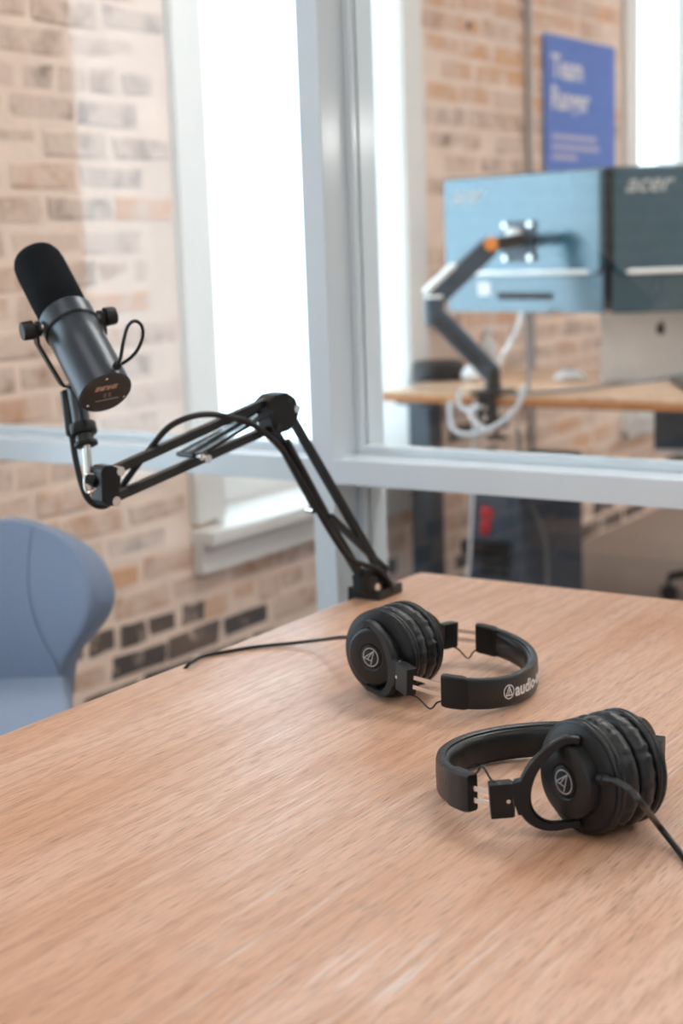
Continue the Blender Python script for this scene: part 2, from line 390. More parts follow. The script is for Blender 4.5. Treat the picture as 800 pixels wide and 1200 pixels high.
def brick_material(y, z):
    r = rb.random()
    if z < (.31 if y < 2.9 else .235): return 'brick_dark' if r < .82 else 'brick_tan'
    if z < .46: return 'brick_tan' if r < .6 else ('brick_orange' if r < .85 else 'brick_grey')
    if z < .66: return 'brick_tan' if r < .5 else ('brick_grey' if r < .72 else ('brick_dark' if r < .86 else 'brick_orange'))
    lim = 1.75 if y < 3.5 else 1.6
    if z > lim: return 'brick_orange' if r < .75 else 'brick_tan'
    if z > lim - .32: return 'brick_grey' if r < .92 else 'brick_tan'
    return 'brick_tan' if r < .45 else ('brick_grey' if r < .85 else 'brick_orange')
allb = []
for row in range(int(CEIL / PH)):
    z = PH * (row + .5)
    y = Y0 + (PL / 2 if row % 2 else 0) + .06 + rb.uniform(-.03, .03)
    header = row % 6 == 3
    step = PL / 2 if header else PL
    while y < Y1:
        y0, y1 = y - (step - .012) / 2, y + (step - .012) / 2
        ok = True
        for a, b in OW:
            if y1 > a - .06 and y0 < b + .06 and z > oz0 - .08 and z < oz1 + .02: ok = False
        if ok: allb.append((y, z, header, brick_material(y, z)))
        y += step
def shown(b):
    px, py, d = project((WX, b[0], b[1]))
    if d < .3: return 0
    inside = -60 < px < 860 and -60 < py < 1260 and not (py > 880)
    return (1 / d ** 2) * (1 if inside and not b[2] else (.6 if inside else 0))
# hidden behind table or chair: lower priority
order = sorted(range(len(allb)), key=lambda i: -shown(allb[i]))
single = set(i for i in order[:298] if shown(allb[i]) > 0)
rest = {}
for i, (y, z, hd, mn) in enumerate(allb):
    key = ('h' if hd else 'f', i % 5)
    if i in single:
        o = bpy.data.objects.new('brick', variant(key, mn)); col.objects.link(o); o.parent = wall
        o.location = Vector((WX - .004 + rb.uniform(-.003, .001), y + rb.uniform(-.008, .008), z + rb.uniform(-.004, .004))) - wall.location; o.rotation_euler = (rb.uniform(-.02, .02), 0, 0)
    else:
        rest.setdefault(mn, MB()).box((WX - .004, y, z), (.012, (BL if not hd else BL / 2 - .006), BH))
for mn, mb in rest.items():
    o = mb.build('brickwork', mn, wall); o['kind'] = 'stuff'

# windows
def window(idx, a, b, label):
    root = empty('window_%d' % idx, (WX, (a + b) / 2, 0)); struct(root, label, 'window')
    zc = (WZ0 + WZ1) / 2
    for y, s in ((a, -1), (b, 1)):                           # jamb liner across the reveal + casing
        MB().box((WX - .14, y + s * .015, (oz0 + oz1) / 2), (.30, .03, oz1 - oz0)).build('jamb', 'white_trim', root)
        MB().box((WX + .011, y + s * .065, zc + .02), (.022, .12, WZ1 - WZ0 + .06)).build('casing', 'white_trim', root, bevel=.003)
    MB().box((WX - .14, (a + b) / 2, oz1 - .015), (.30, b - a, .03)).build('head', 'white_trim', root)
    MB().box((WX + .011, (a + b) / 2, WZ1 + .09), (.022, b - a + .25, .12)).build('head_casing', 'white_trim', root, bevel=.003)
    MB().box((WX - .11, (a + b) / 2, WZ0 - .045), (.37, b - a + .26, .035)).build('sill', 'white_trim', root, bevel=.006)
    MB().box((WX + .018, (a + b) / 2, WZ0 - .045 - .055), (.036, b - a + .25, .085)).build('apron', 'white_trim', root, bevel=.004)
    fx = WX - .19
    for y, s in ((a, 1), (b, -1)): MB().box((fx, y + s * .02, zc), (.045, .04, WZ1 - WZ0 - .0)).build('sash_stile', 'white_trim', root)
    MB().box((fx, (a + b) / 2, WZ0 + .02), (.045, b - a - .08, .09)).build('sash_rail', 'white_trim', root)
    MB().box((fx, (a + b) / 2, WZ1 - .02), (.045, b - a - .08, .06)).build('sash_rail', 'white_trim', root)
    MB().box((fx, (a + b) / 2, zc), (.006, b - a - .06, WZ1 - WZ0 - .04)).build('pane', 'window_glass', root)
    return root
window(1, *WINS[1], 'tall bright window with white casing and deep sill beside the post')
window(2, *WINS[2], 'tall bright window with white casing behind the computer monitors')
window(3, *WINS[0], 'tall bright window with white casing beside the meeting table')

# glazed partition of painted lumber
PY0, PY1, PG = 1.80, 1.945, 1.878
PXL, PXR = -1.275, -1.236                   # post
RZ1 = T + .1345; RZ0 = RZ1 - .0375          # rail
part = empty('wall_partition', (0.5, PY0, 0)); struct(part, 'white painted timber partition glazed with clear panes', 'wall')
pm = (PY0 + PY1) / 2; pd = PY1 - PY0
def pbox(name, x0, x1, y0, y1, z0, z1, m='white_paint', bev=.0025):
    return MB().box(((x0 + x1) / 2, (y0 + y1) / 2, (z0 + z1) / 2), (x1 - x0, y1 - y0, z1 - z0)).build(name, m, part, bevel=bev)
pbox('post', PXL, PXR, PY0, PY1, 0, CEIL - .002)
pbox('post', WX, WX + .04, PY0, PY1, 0, CEIL - .002)
pbox('post', 1.25, 1.29, PY0, PY1, 0, CEIL - .002)
pbox('post', X1 - .04, X1, PY0, PY1, 0, CEIL - .002)
for x0, x1 in ((WX + .04, PXL), (PXR, 1.25), (1.29, X1 - .04)):
    pbox('rail', x0, x1, PY0, PY1, RZ0, RZ1)
    pbox('bottom_rail', x0, x1, PY0, PY1, .0, .06); pbox('top_rail', x0, x1, PY0, PY1, CEIL - .06, CEIL - .002)
    for z0, z1 in ((.06, RZ0), (RZ1, CEIL - .06)):
        MB().box(((x0 + x1) / 2, PG, (z0 + z1) / 2), (x1 - x0, .006, z1 - z0)).build('glass_pane', 'glass', part)
        g = .012
        for ya in (PG - .003 - g / 2, PG + .003 + g / 2):    # glazing beads, both sides
            for bx in ((x0, x0 + g, z0, z1), (x1 - g, x1, z0, z1), (x0 + g, x1 - g, z0, z0 + g), (x0 + g, x1 - g, z1 - g, z1)):
                pbox('glazing_bead', bx[0], bx[1], ya - g / 2, ya + g / 2, bx[2], bx[3], bev=.002)

# ceiling panels added out of view to fill both rooms with light
for i, (x, y) in enumerate(((-.9, .2), (1.4, .2), (-.9, 2.85), (1.4, 2.85), (-.9, 6.4), (1.4, 6.4), (-.9, -2), (1.4, -2))):
    r = empty('ceiling_fill', (x, y, CEIL)); tag(r, 'square bright fill light panel added over the office desks' if y > 2 else 'square fill light panel added over the meeting room', 'ceiling light', 'office ceiling fill panels' if y > 2 else 'meeting room ceiling fill panels')
    f = MB(); s = .45
    for dx, dy, sx, sy in ((0, s, 2 * s + .04, .04), (0, -s, 2 * s + .04, .04), (s, 0, .04, 2 * s), (-s, 0, .04, 2 * s)): f.box((x + dx, y + dy, CEIL - .025), (sx, sy, .05))
    f.build('frame', 'white_plastic', r); MB().box((x, y, CEIL - .02), (2 * s - .04, 2 * s - .04, .02)).build('diffuser', 'office_fill_panel' if y > 2 else 'room_fill_panel', r)

# slim pendant tube in the office, mirrored as a glint on the glossy post
_p = onx(400, 160, PXR); _d = ray(400, 160); _d = Vector((-_d.x, _d.y, _d.z)); _q = _p + _d * ((6.1 - _p.y) / _d.y)
pl_ = empty('pendant_lamp', (_q.x, _q.y, CEIL)); tag(pl_, 'slim tube pendant lamp hanging over the office', 'pendant lamp')
MB().tube([(_q.x - .26, _q.y - .14, _q.z), (_q.x + .26, _q.y + .14, _q.z)], .022, 16).build('tube', 'pendant_tube', pl_, smooth=True)
for sg in (-1, 1):
    MB().tube([(_q.x + sg * .24, _q.y + sg * .13, _q.z + .02), (_q.x + sg * .24, _q.y + sg * .13, CEIL - .001)], .003, 8).build('suspension_wire', 'black_metal', pl_, smooth=True)

# ================================================================== MEETING TABLE
TX0, TX1, TY0, TY1 = -1.036, .03, -.75, 1.712
tb = empty('meeting_table', ((TX0 + TX1) / 2, (TY0 + TY1) / 2, 0)); tag(tb, 'pale oak meeting table carrying two pairs of headphones', 'table')
def rrect(x0, x1, y0, y1, r, n=5):
    out = []
    for cx, cy, a0 in ((x1 - r, y1 - r, 0), (x0 + r, y1 - r, 90), (x0 + r, y0 + r, 180), (x1 - r, y0 + r, 270)):
        for k in range(n + 1):
            a = math.radians(a0 + 90 * k / n); out.append((cx + r * math.cos(a), cy + r * math.sin(a)))
    return out
MB().extrude([(x, y, T - .014) for x, y in rrect(TX0, TX1, TY0, TY1, .007)], (0, 0, .028)).build('tabletop', 'oak', tb, bevel=.003)
for sx in (TX0 + .08, TX1 - .08):
    for sy in (TY0 + .1, TY1 - .12):
        MB().tube([(sx, sy, 0), (sx, sy, T - .05)], [.018, .026], 16).build('leg', 'black_metal', tb, smooth=True)
ap = MB()
for sy in (TY0 + .1, TY1 - .12): ap.bar((TX0 + .08, sy, T - .05), (TX1 - .08, sy, T - .05), .03, .044)
for sx in (TX0 + .08, TX1 - .08): ap.bar((sx, TY0 + .1, T - .05), (sx, TY1 - .12, T - .05), .03, .044)
ap.build('underframe', 'black_metal', tb)

# ================================================================== FABRIC CHAIR
def chair():
    face = Vector((.50, -.866, 0)); side = Vector((0, 0, 1)).cross(face)      # side = sitter's left when facing
    right = -side                                                             # towards picture right: (.866,.5)
    right = Vector((.866, .50, 0))
    cz = T - .212
    base = onz(-50, 797, cz)                                                  # middle of the crease
    root = empty('fabric_chair', (base.x, base.y, 0)); tag(root, 'grey blue fabric tub chair with waisted back at the oak table', 'chair')
    HW = [(-.32, .160), (-.14, .168), (0, .174), (.10, .180), (.22, .202), (.38, .232), (.55, .248), (.70, .245), (.84, .224), (.93, .188), (.985, .130), (1.0, .07)]
    Hh = .250
    def back_pt(s, h, off=0.):
        hw = [a for a in HW]
        for i in range(len(hw) - 1):
            if hw[i][0] <= h <= hw[i + 1][0]:
                t = (h - hw[i][0]) / (hw[i + 1][0] - hw[i][0]); wv = hw[i][1] * (1 - t) + hw[i + 1][1] * t; break
        x = wv * s
        fwd = 1.6 * x * x * (.5 + .5 * min(1, max(0, h) * 2)) - .05 * max(0, h) + .02 * math.sin(max(0, min(1, h)) * math.pi)
        return base + right * x + face * (fwd + off - .01) + Vector((0, 0, Hh * h))
    mb = MB(); S = [-1, -.93, -.8, -.6, -.35, 0, .35, .6, .8, .93, 1]
    rows = [[back_pt(s, h) for s in S] for h, _ in HW]
    mb.loft(rows, False, False)
    o = mb.build('backrest', 'fabric_grey', root, smooth=True, solid=.055, subsurf=2)
    # make sure thickness goes backwards
    n = o.data.polygons[len(o.data.polygons) // 2].normal
    if n.dot(face) < 0: o.data.flip_normals()
    for sg in (-1, 1):
        seam = []
        for h, xx in ((.95, .130), (.8, .126), (.6, .127), (.42, .136), (.28, .148), (.15, .164), (.05, .174)):
            wv = None
            for i in range(len(HW) - 1):
                if HW[i][0] <= h <= HW[i + 1][0]:
                    t = (h - HW[i][0]) / (HW[i + 1][0] - HW[i][0]); wv = HW[i][1] * (1 - t) + HW[i + 1][1] * t
            seam.append(back_pt(sg * min(.97, xx / wv), h, .0015))
        MB().tube(spline(seam, 6), .0022, 6).build('seam', 'seam_grey', root, smooth=True)
    # seat: outline narrow at the back, full at the front
    prof = [(-.05, .160), (.0, .180), (.06, .192), (.14, .222), (.24, .250), (.34, .252), (.42, .230), (.47, .17), (.485, .09)]
    mb = MB(); rows = []
    for d, hwid in prof:
        rows.append([base + right * (hwid * s) + face * d + Vector((0, 0, .012 * abs(s) ** 2 - .018 * max(0, d - .2) * 3 * 0 + (-.03 * max(0, (d - .36) / .12) ** 2) - .002)) for s in S])
    mb.loft(rows, False, False)
    o = mb.build('seat', 'fabric_grey', root, smooth=True, solid=.075, subsurf=2)
    if o.data.polygons[len(o.data.polygons) // 2].normal.z < 0: o.data.flip_normals()
    for sx in (-1, 1):
        for d0, d1 in ((.07, .02), (.38, .43)):
            a = base + right * (sx * .13) + face * d0; b = base + right * (sx * .19) + face * d1
            MB().tube([(b.x, b.y, 0), (a.x, a.y, cz - .07)], [.011, .017], 14).build('leg', 'wood_leg', root, smooth=True)
    c = base + face * .22
    MB().box((c.x, c.y, cz - .085), (.30, .34, .02), (right, face, Vector((0, 0, 1)))).build('seat_frame', 'black_metal', root, bevel=.004)
chair()

# ================================================================== HEADPHONES
def headphones(label, A_disc, v_ax, band_c, band_az, a, b, S, endang, forks, cable_px, mirror_text, text_start):
    """A_disc: outer centre of the logo cup; v_ax: unit vector cup A -> cup B; band ellipse centre, half width a, depth b"""
    RC = .0448; HT = .0395; K = HT / .046; v = Vector((v_ax[0], v_ax[1], 0)).normalized(); up = Vector((0, 0, 1)); uc = v.cross(up)
    O = Vector((A_disc[0], A_disc[1], T + RC)) + v * HT                      # contact plane centre
    root = empty('headphones', (O.x, O.y, T)); tag(root, label, 'headphones')
    ub = Vector((math.cos(band_az), math.sin(band_az), 0)); vb = Vector((-ub.y, ub.x, 0)); B = Vector((band_c[0], band_c[1], 0))
    zap = T + .0162
    def zc(p): return zap + S * max(0, (b - (p - B).dot(ub)))
    rnd = random.Random(int(abs(A_disc[0]) * 1000))
    for side in (-1, 1):                                                       # -1 = cup A (towards camera)
        ax = v * side                                                          # outward axis
        # ear pad
        ph = [rnd.uniform(0, 6.28) for _ in range(5)]
        prof = [(.0006, .026), (.0002, .034), (.0006, .039), (.0022, .0424), (.005, .0445), (.009, .0452), (.013, .0447), (.0165, .0432), (.0182, .0418), (.0190, .0416)]
        amp = [0, 0, .0, .0004, .0006, .0006, .0009, .0012, .0006, 0]
        def fn(i, q): return amp[i] * (math.sin(23 * q + ph[0] + .8 * math.sin(3 * q + ph[1])) * .6 + math.sin(37 * q + ph[2]) * .4) * (.6 + .4 * math.sin(2 * q + ph[3]))
        MB().lathe(O, ax, [(t * K, r - .0004) for t, r in prof], 160, fn=fn).build('ear_pad', 'black_leather', root, smooth=True, autos=1.2)
        # lip of the pad where it grips the housing
        MB().lathe(O, ax, [(t * K, r) for t, r in [(.0188, .040), (.0192, .0432), (.0205, .0444), (.0225, .0446), (.0236, .0438), (.0240, .0428), (.0244, .0436), (.0255, .0444), (.0272, .0444), (.0284, .0434), (.0288, .041)]], 96).build('pad_lip', 'black_leather', root, smooth=True, autos=1.2)
        hs = MB().lathe(O, ax, [(t * K, r) for t, r in [(.0285, .038), (.0288, .0425), (.0300, .0428), (.0318, .041), (.0335, .036), (.0345, .0318), (.0350, .0305)]], 96).build('housing', 'black_plastic', root, smooth=True, autos=.9)
        dome = MB().lathe(O, ax, [(t * K, r) for t, r in [(.034, .0300), (.0400, .0296), (.0440, .0288), (.0454, .0274), (.0460, .0255), (.0460, .0142), (.0452, .0136), (.0448, .0130), (.0448, .002)]], 96).build('outer_shell', 'black_soft', root, smooth=True, autos=.6)
        # round logo badge
        bc = O + ax * (.0449 * K)
        MB().lathe(bc, ax, [(0, .0122), (.0007, .0122), (.0008, .0120)], 64).build('badge', 'black_plastic', dome, smooth=True, autos=.6)
        lg = MB(); ly = up; lx = ax.cross(ly) * -1
        lx = ly.cross(ax)
        zc_ = bc + ax * .0010
        ring = lambda r, t: [zc_ + ax * t + (lx * math.cos(q) + ly * math.sin(q)) * r for q in [2 * math.pi * k / 64 for k in range(64)]]
        def annulus(mb, r0, r1, cpos, n=64):
            i = [cpos + (lx * math.cos(2 * math.pi * k / n) + ly * math.sin(2 * math.pi * k / n)) * r0 for k in range(n)]
            o_ = [cpos + (lx * math.cos(2 * math.pi * k / n) + ly * math.sin(2 * math.pi * k / n)) * r1 for k in range(n)]
            mb.add(i + o_, [(k, (k + 1) % n, n + (k + 1) % n, n + k) for k in range(n)])
        annulus(lg, .0087, .0096, zc_)
        rot = math.radians(-20 if side < 0 else 20)
        ex = lx * math.cos(rot) + ly * math.sin(rot); ey = ly * math.cos(rot) - lx * math.sin(rot)
        def stroke(p, q, wd=.0009):
            p = Vector(p); q = Vector(q); d = (q - p).normalized(); nn = Vector((-d.y, d.x)) * wd / 2
            lg.add([zc_ + ex * t.x + ey * t.y for t in (p - nn, q - nn, q + nn, p + nn)], [(0, 1, 2, 3)])
        stroke((-.0075, -.0045), (.0015, .0075)); stroke((.0015, .0080), (.0028, -.0075)); stroke((-.0078, -.0045), (.0026, -.0030)); stroke((-.003, -.0035), (.0005, .006))
        lg.build('emblem', 'print_grey', dome)
        # fork: C-shaped arms from the pivots to the hinge block
        piv = O + ax * (.0400 * K)
        path = forks[0] if side < 0 else forks[1]                               # world xy: hinge end, slider start
        h1 = Vector((path[0][0], path[0][1], 0)); h2 = Vector((path[1][0], path[1][1], 0))
        e = (h1 - Vector((piv.x, piv.y, 0))); dist = e.length; e.normalize(); nl = up.cross(e)
        if nl.dot(ax) < 0: nl = -nl
        rings = []; R0 = .0335; N = 26
        zf = zc(h1) + .0
        for k in range(N + 1):
            q = math.radians(-104 + 208 * k / N)
            reach = (dist - .006) / R0 if abs(q) < 1.2 else 1.0
            stretch = 1 + (max(.9, (dist - .008) / R0) - 1) * max(0, math.cos(q)) ** 1.2
            cpt = piv + e * (R0 * math.cos(q) * stretch) + up * (R0 * math.sin(q)) + nl * .001
            cpt.z += (zf - piv.z) * max(0, math.cos(q)) * .9
            rd = (e * math.cos(q) + up * math.sin(q)).normalized()
            wd = .0032 + .0022 * max(0, math.cos(q)) ** 2; dp = .0042
            rings.append([cpt + rd * wd * sx + nl * dp * sy for sx, sy in ((-1, -.6), (-.8, -1), (.8, -1), (1, -.6), (1, .6), (.8, 1), (-.8, 1), (-1, .6))])
        fk = MB().loft(rings).build('fork', 'black_plastic', root, smooth=True, autos=.6)
        for sg in (-1, 1):                                                      # pivot studs
            pz = piv + up * (sg * .0305)
            MB().tube([pz - up * .004, pz + up * .004], .0028, 12).build('pivot_stud', 'black_plastic', fk, smooth=True)
        # hinge block (two leaves)
        s0 = Vector((piv.x, piv.y, 0)) + e * (dist - .010)
        z1 = zc(h1); z2 = zc(h2)
        pa = Vector((s0.x, s0.y, z1 + .003)); pb = Vector((h1.x, h1.y, z1)); pc = Vector((h2.x, h2.y, z2))
        MB().bar(pa, pb, .0105, .026).build('hinge_leaf', 'black_plastic', fk, bevel=.0015)
        mid = pb + (pc - pb) * .03
        MB().bar(mid, pc, .0112, .0275).build('hinge_block', 'black_plastic', root, bevel=.0015)
        dirs = (pc - pb).normalized(); nb = up.cross(dirs)
        if nb.dot(ax) < 0: nb = -nb
        MB().tube([pb + up * -.0146, pb + up * .0148], .0016, 8).build('hinge_pin', 'steel', root, smooth=True)
        MB().tube([pb + dirs * .004 + nb * .0052, pb + dirs * .004 + nb * .0066], .0016, 12).build('screw', 'steel', root, smooth=True)
        # band end point
        ang = endang[0] if side < 0 else endang[1]
        sgn = -1 if (Vector((piv.x, piv.y, 0)) - B).dot(vb) < 0 else 1
        def bandpt(q, off=0.):
            p = B + ub * ((b + off) * math.cos(q)) + vb * (sgn * (a + off) * math.sin(q)); return p
        q1 = math.radians(ang); E = bandpt(q1, -.003); Ez = zc(E)
        E3 = Vector((E.x, E.y, Ez))
        for dz in (-.0048, .0048):
            MB().bar(pc - dirs * .004 + up * dz, E3 + (E3 - pc).normalized() * .006 + up * dz, .0014, .0042).build('slider', 'steel', root)
        # end cap on the band
        rings = []
        q0 = q1 - .030 / ((a + b) / 2)
        for k in range(7):
            q = q0 + (q1 - q0) * k / 6; p = bandpt(q); nx = bandpt(q, .01) - p; nx.normalize(); zz = zc(p)
            hh, t0, t1 = .0158, -.0105, .0012
            if k in (0, 6): hh -= .0008; t0 += .0008; t1 -= .0008
            rings.append([Vector((p.x, p.y, zz)) + nx * tt + up * ww for tt, ww in ((t0, -hh + .0015), (t0 + .0015, -hh), (t1 - .0015, -hh), (t1, -hh + .0015), (t1, hh - .0015), (t1 - .0015, hh), (t0 + .0015, hh), (t0, hh - .0015))])
        MB().loft(rings).build('end_cap', 'black_plastic', root, smooth=True, autos=.6)
        # thin wire between the hinge block and the band
        iw = -(nb)
        w0 = pc - dirs * .004 + up * (.0135 if mirror_text else -.0138) ; w1 = E3 + up * (.0145 if mirror_text else -.0145) + (bandpt(q0) - E).normalized() * .004
        lift = .006 if mirror_text else -.007
        mp = (w0 + w1) / 2
        wpts = spline([w0, w0 + (w1 - w0) * .15 + up * lift * .3 + iw * .003, w0 + (w1 - w0) * .42 + up * lift * 1.5 + iw * .005, w0 + (w1 - w0) * .6 + up * lift * .4 + iw * .006, w0 + (w1 - w0) * .8 - up * lift * .1 + iw * .004, w1], 6)
        for p in wpts: p.z = max(p.z, T + .0012)
        MB().tube(wpts, .0009, 8).build('lead_wire', 'black_rubber', root, smooth=True)
    # headband: outer strap and inner cushion
    qa = math.radians(max(endang)) ; rings_o = []; rings_i = []
    N = 56; q_lo = -math.radians(endang[1]) + .012 / a * 0; q_hi = math.radians(endang[0])
    sA = -1 if ((O - v * HT) - B).dot(vb) < 0 else 1
    cap = .026 / ((a + b) / 2)
    for k in range(N + 1):
        q = (q_lo + cap) + (q_hi - q_lo - 2 * cap) * k / N                      # q>0 on cup A's side
        p = B + ub * (b * math.cos(q)) + vb * (sA * a * math.sin(q))
        nx = (ub * (math.cos(q) / b) + vb * (sA * math.sin(q) / a)).normalized(); zz = zc(p); c3 = Vector((p.x, p.y, zz))
        hh = .0155
        rings_o.append([c3 + nx * tt + up * ww for tt, ww in ((-.0085, -hh + .004), (-.0075, -hh + .001), (-.005, -hh), (-.0025, -hh), (-.0008, -hh + .0012), (0, -hh + .004), (.0004, 0), (0, hh - .004), (-.0008, hh - .0012), (-.0025, hh), (-.005, hh), (-.0075, hh - .001), (-.0085, hh - .004))])
        fat = .0045 * (1 - min(1, abs(2 * k / N - 1) ** 6)) + .0012
        hi = .0132
        rings_i.append([c3 + nx * (-.0068 - fat * tt) + up * ww for tt, ww in ((0, -hi), (.35, -hi * .98), (.75, -hi * .86), (1, -hi * .6), (1.08, 0), (1, hi * .6), (.75, hi * .86), (.35, hi * .98), (0, hi))])
    hb = MB().loft(rings_o).build('headband', 'black_leather', root, smooth=True, autos=.8)
    MB().loft(rings_i).build('band_cushion', 'black_soft', root, smooth=True, autos=.8)
    # lettering wrapped on the outside of the band
    L0 = math.radians(text_start)
    rr = (a + b) / 2
    def wrap(x, y, z):
        # reads left to right seen from outside, upright
        q = L0 - x / rr * (1 if sA < 0 else -1) * (1 if True else 1)
        p = B + ub * (b * math.cos(q)) + vb * (sA * a * math.sin(q)); nx = (ub * (math.cos(q) / b) + vb * (sA * math.sin(q) / a)).normalized()
        bul = .0004 * (1 - abs((y - .0075) / .0155)) + .0003
        return Vector((p.x, p.y, zc(p) - .0062 + y)) + nx * (bul + max(0, z) * .5)
    text_on('audio-technica', .0178, (0, 0, 0), (1, 0, 0), (0, 1, 0), 'print_white', hb, fn=lambda x, y, z: wrap(x + .0165, y - .0002, z), bold=.0005)
    em = MB()
    n = 48
    def annul(r0, r1):
        i = [wrap(.0075 + r0 * math.cos(2 * math.pi * k / n), .0062 + r0 * math.sin(2 * math.pi * k / n), .0004) for k in range(n)]
        o_ = [wrap(.0075 + r1 * math.cos(2 * math.pi * k / n), .0062 + r1 * math.sin(2 * math.pi * k / n), .0004) for k in range(n)]
        em.add(i + o_, [(k, (k + 1) % n, n + (k + 1) % n, n + k) for k in range(n)])
    annul(.0062, .0073)
    def st(p, q, wd=.0011):
        p = Vector(p); q = Vector(q); d = (q - p).normalized(); nn = Vector((-d.y, d.x)) * wd / 2
        em.add([wrap(.0075 + t.x, .0062 + t.y, .0004) for t in (p - nn, q - nn, q + nn, p + nn)], [(0, 1, 2, 3)])
    st((-.0042, -.0038), (.0004, .0055)); st((.0004, .0055), (.0044, -.0038)); st((-.0042, -.0036), (.0044, -.0036)); st((-.0008, -.0036), (.0012, .003))
    em.build('emblem', 'print_white', hb)
    # cable
    MB().tube(spline(cable_px, 10), .0025 if mirror_text else .0021, 10).build('cable', 'black_rubber', root, smooth=True)
    d0 = (Vector(cable_px[1]) - Vector(cable_px[0])).normalized(); p0 = Vector(cable_px[0])
    MB().tube([p0 - d0 * .004, p0 + d0 * .004, p0 + d0 * .0042, p0 + d0 * .014], [.0042, .0042, .0032, .0026], 14).build('strain_relief', 'black_rubber', root, smooth=True)
    return root

# near pair: cups face az 24 deg, band opens to the left of the picture
al = math.radians(156.5); un = Vector((math.cos(al), math.sin(al), 0)); vn = Vector((-un.y, un.x, 0)); On = Vector((-.446, 1.010, 0))
def nuv(u, v_): p = On + un * u + vn * v_; return (p.x, p.y)
Ad = nuv(0, .046)
vax = (-vn.x, -vn.y)
O_n = Vector((Ad[0], Ad[1], 0)) + Vector((vax[0], vax[1], 0)).normalized() * .046
vx3 = Vector((vax[0], vax[1], 0)); pA = Vector((Ad[0], Ad[1], T))
cab = [onplane(706, 913, pA + vx3 * .008, vx3), onplane(722, 916, pA + vx3 * .004, vx3), onplane(738, 926, pA - vx3 * .002, vx3), onplane(752, 942, pA - vx3 * .010, vx3), onz(772, 968, T + .014), onz(803, 1008, T + .0032), onz(850, 1075, T + .0031), onz(930, 1150, T + .0031), onz(1050, 1180, T + .0031)]
headphones('black closed headphones with thick cable leaving the ear cup, headband lettering turned away', Ad, vax, nuv(.066, 0), al, .0905, .102, .10, (93, 93),
           ((nuv(.0265, .0735), nuv(.0365, .0885)), (nuv(.0265, -.0735), nuv(.0365, -.0885))), cab, True, -78)
# far pair
A2 = onz(434, 770, T + .045); v2 = Vector((.09, .99, 0)).normalized()
cab2 = [onz(414, 748, T + .038), onz(400, 747, T + .030), onz(375, 750, T + .012), onz(340, 754, T + .0035), onz(300, 758, T + .0024), onz(262, 764, T + .0022), onz(238, 769, T + .0026), onz(226, 775, T + .004), onz(218, 782, T + .001)]
ce = cab2[-1]; cab2 += [Vector((TX0 - .006, ce.y - .01, T - .03)), Vector((TX0 - .010, ce.y - .02, T - .10)), Vector((TX0 - .006, ce.y - .02, T - .3))]
headphones('black closed headphones with white lettered headband, lying near the boom arm clamp', (A2.x, A2.y), v2, (-.720, 1.268), math.radians(19), .1005, .0755, .14, (92, 92),
           (((-.742, 1.183), (-.722, 1.172)), ((-.780, 1.328), (-.776, 1.350))), cab2, False, 46)

# ================================================================== BOOM ARM AND MICROPHONE
B0 = onx(432, 688, TX0 + .022); H0 = at(115, 568, 1.60)
dv = H0 - B0; PN = Vector((dv.y, -dv.x, 0)).normalized()
if PN.dot(CAM - B0) < 0: PN = -PN                            # normal of the arm's vertical plane, towards camera
def pl(x, y, off=0.): return onplane(x, y, B0 + PN * off, PN)
arm = empty('microphone_boom', (TX0 + .02, B0.y, T)); tag(arm, 'black scissor boom arm clamped to the oak table corner', 'microphone boom')
Z = Vector((0, 0, 1))
# clamp on the left edge of the table
ce = Vector((TX0, B0.y, 0))
cy0, cy1 = B0.y - .004, onz(477, 691, T + .004).y
cl = MB(); cl.box((TX0 + .020, (cy0 + cy1) / 2, T + .0065), (.042, cy1 - cy0, .013)); cl.build('clamp', 'black_metal', arm, bevel=.002)
jy = B0.y + .02
c2 = MB(); c2.box((TX0 - .0065, jy, T - .029), (.009, .04, .084)); c2.box((TX0 + .02, jy, T - .069), (.06, .04, .008)); c2.build('clamp_jaw', 'black_metal', arm, bevel=.0015)
MB().tube([(TX0 + .02, jy, T - .11), (TX0 + .02, jy, T - .034)], .004, 12).build('clamp_screw', 'steel', arm, smooth=True)
MB().tube([(TX0 + .02, jy, T - .033), (TX0 + .02, jy, T - .0285)], .014, 20).build('clamp_pad', 'black_rubber', arm, smooth=True)
MB().bar((TX0 - .0, jy, T - .112), (TX0 + .04, jy, T - .112), .006, .006).build('clamp_handle', 'steel', arm, bevel=.001)
pv = pl(432, 688)
MB().tube([(pv.x, pv.y, T + .011), (pv.x, pv.y, T + .03)], .012, 20).build('swivel', 'black_metal', arm, smooth=True)
foot = [pl(*p) for p in ((419, 694), (417, 676), (425, 668), (447, 660), (453, 690), (440, 697))]
MB().extrude(foot, PN * .016).build('foot_bracket', 'black_plastic', arm, bevel=.0015)
# lower arm
def rail2(p0, p1, name, size=.0095, offs=(0,), m='black_metal'):
    for o_ in offs: MB().bar(pl(*p0) + PN * o_, pl(*p1) + PN * o_, size, size, PN).build(name, m, arm, bevel=.001)
rail2((440, 660), (338, 484), 'lower_bar'); rail2((428, 684), (318, 500), 'lower_bar')
rail2((452, 668), (388, 606), 'lower_link', .008)
for o_ in (-.010, .010):
    a_, b_ = pl(376, 600) + PN * o_, pl(330, 515) + PN * o_
    MB().tube([a_, b_], .0036, 10).build('spring', 'black_metal', arm, smooth=True)
def post(px, r, l, m='steel', parent=arm):
    p = pl(*px); return MB().tube([p - PN * l / 2, p + PN * l / 2], r, 14).build('screw', m, parent, smooth=True)
post((364, 598), .0035, .012); post((385, 605), .004, .014, 'black_metal'); post((433, 686), .0048, .030)
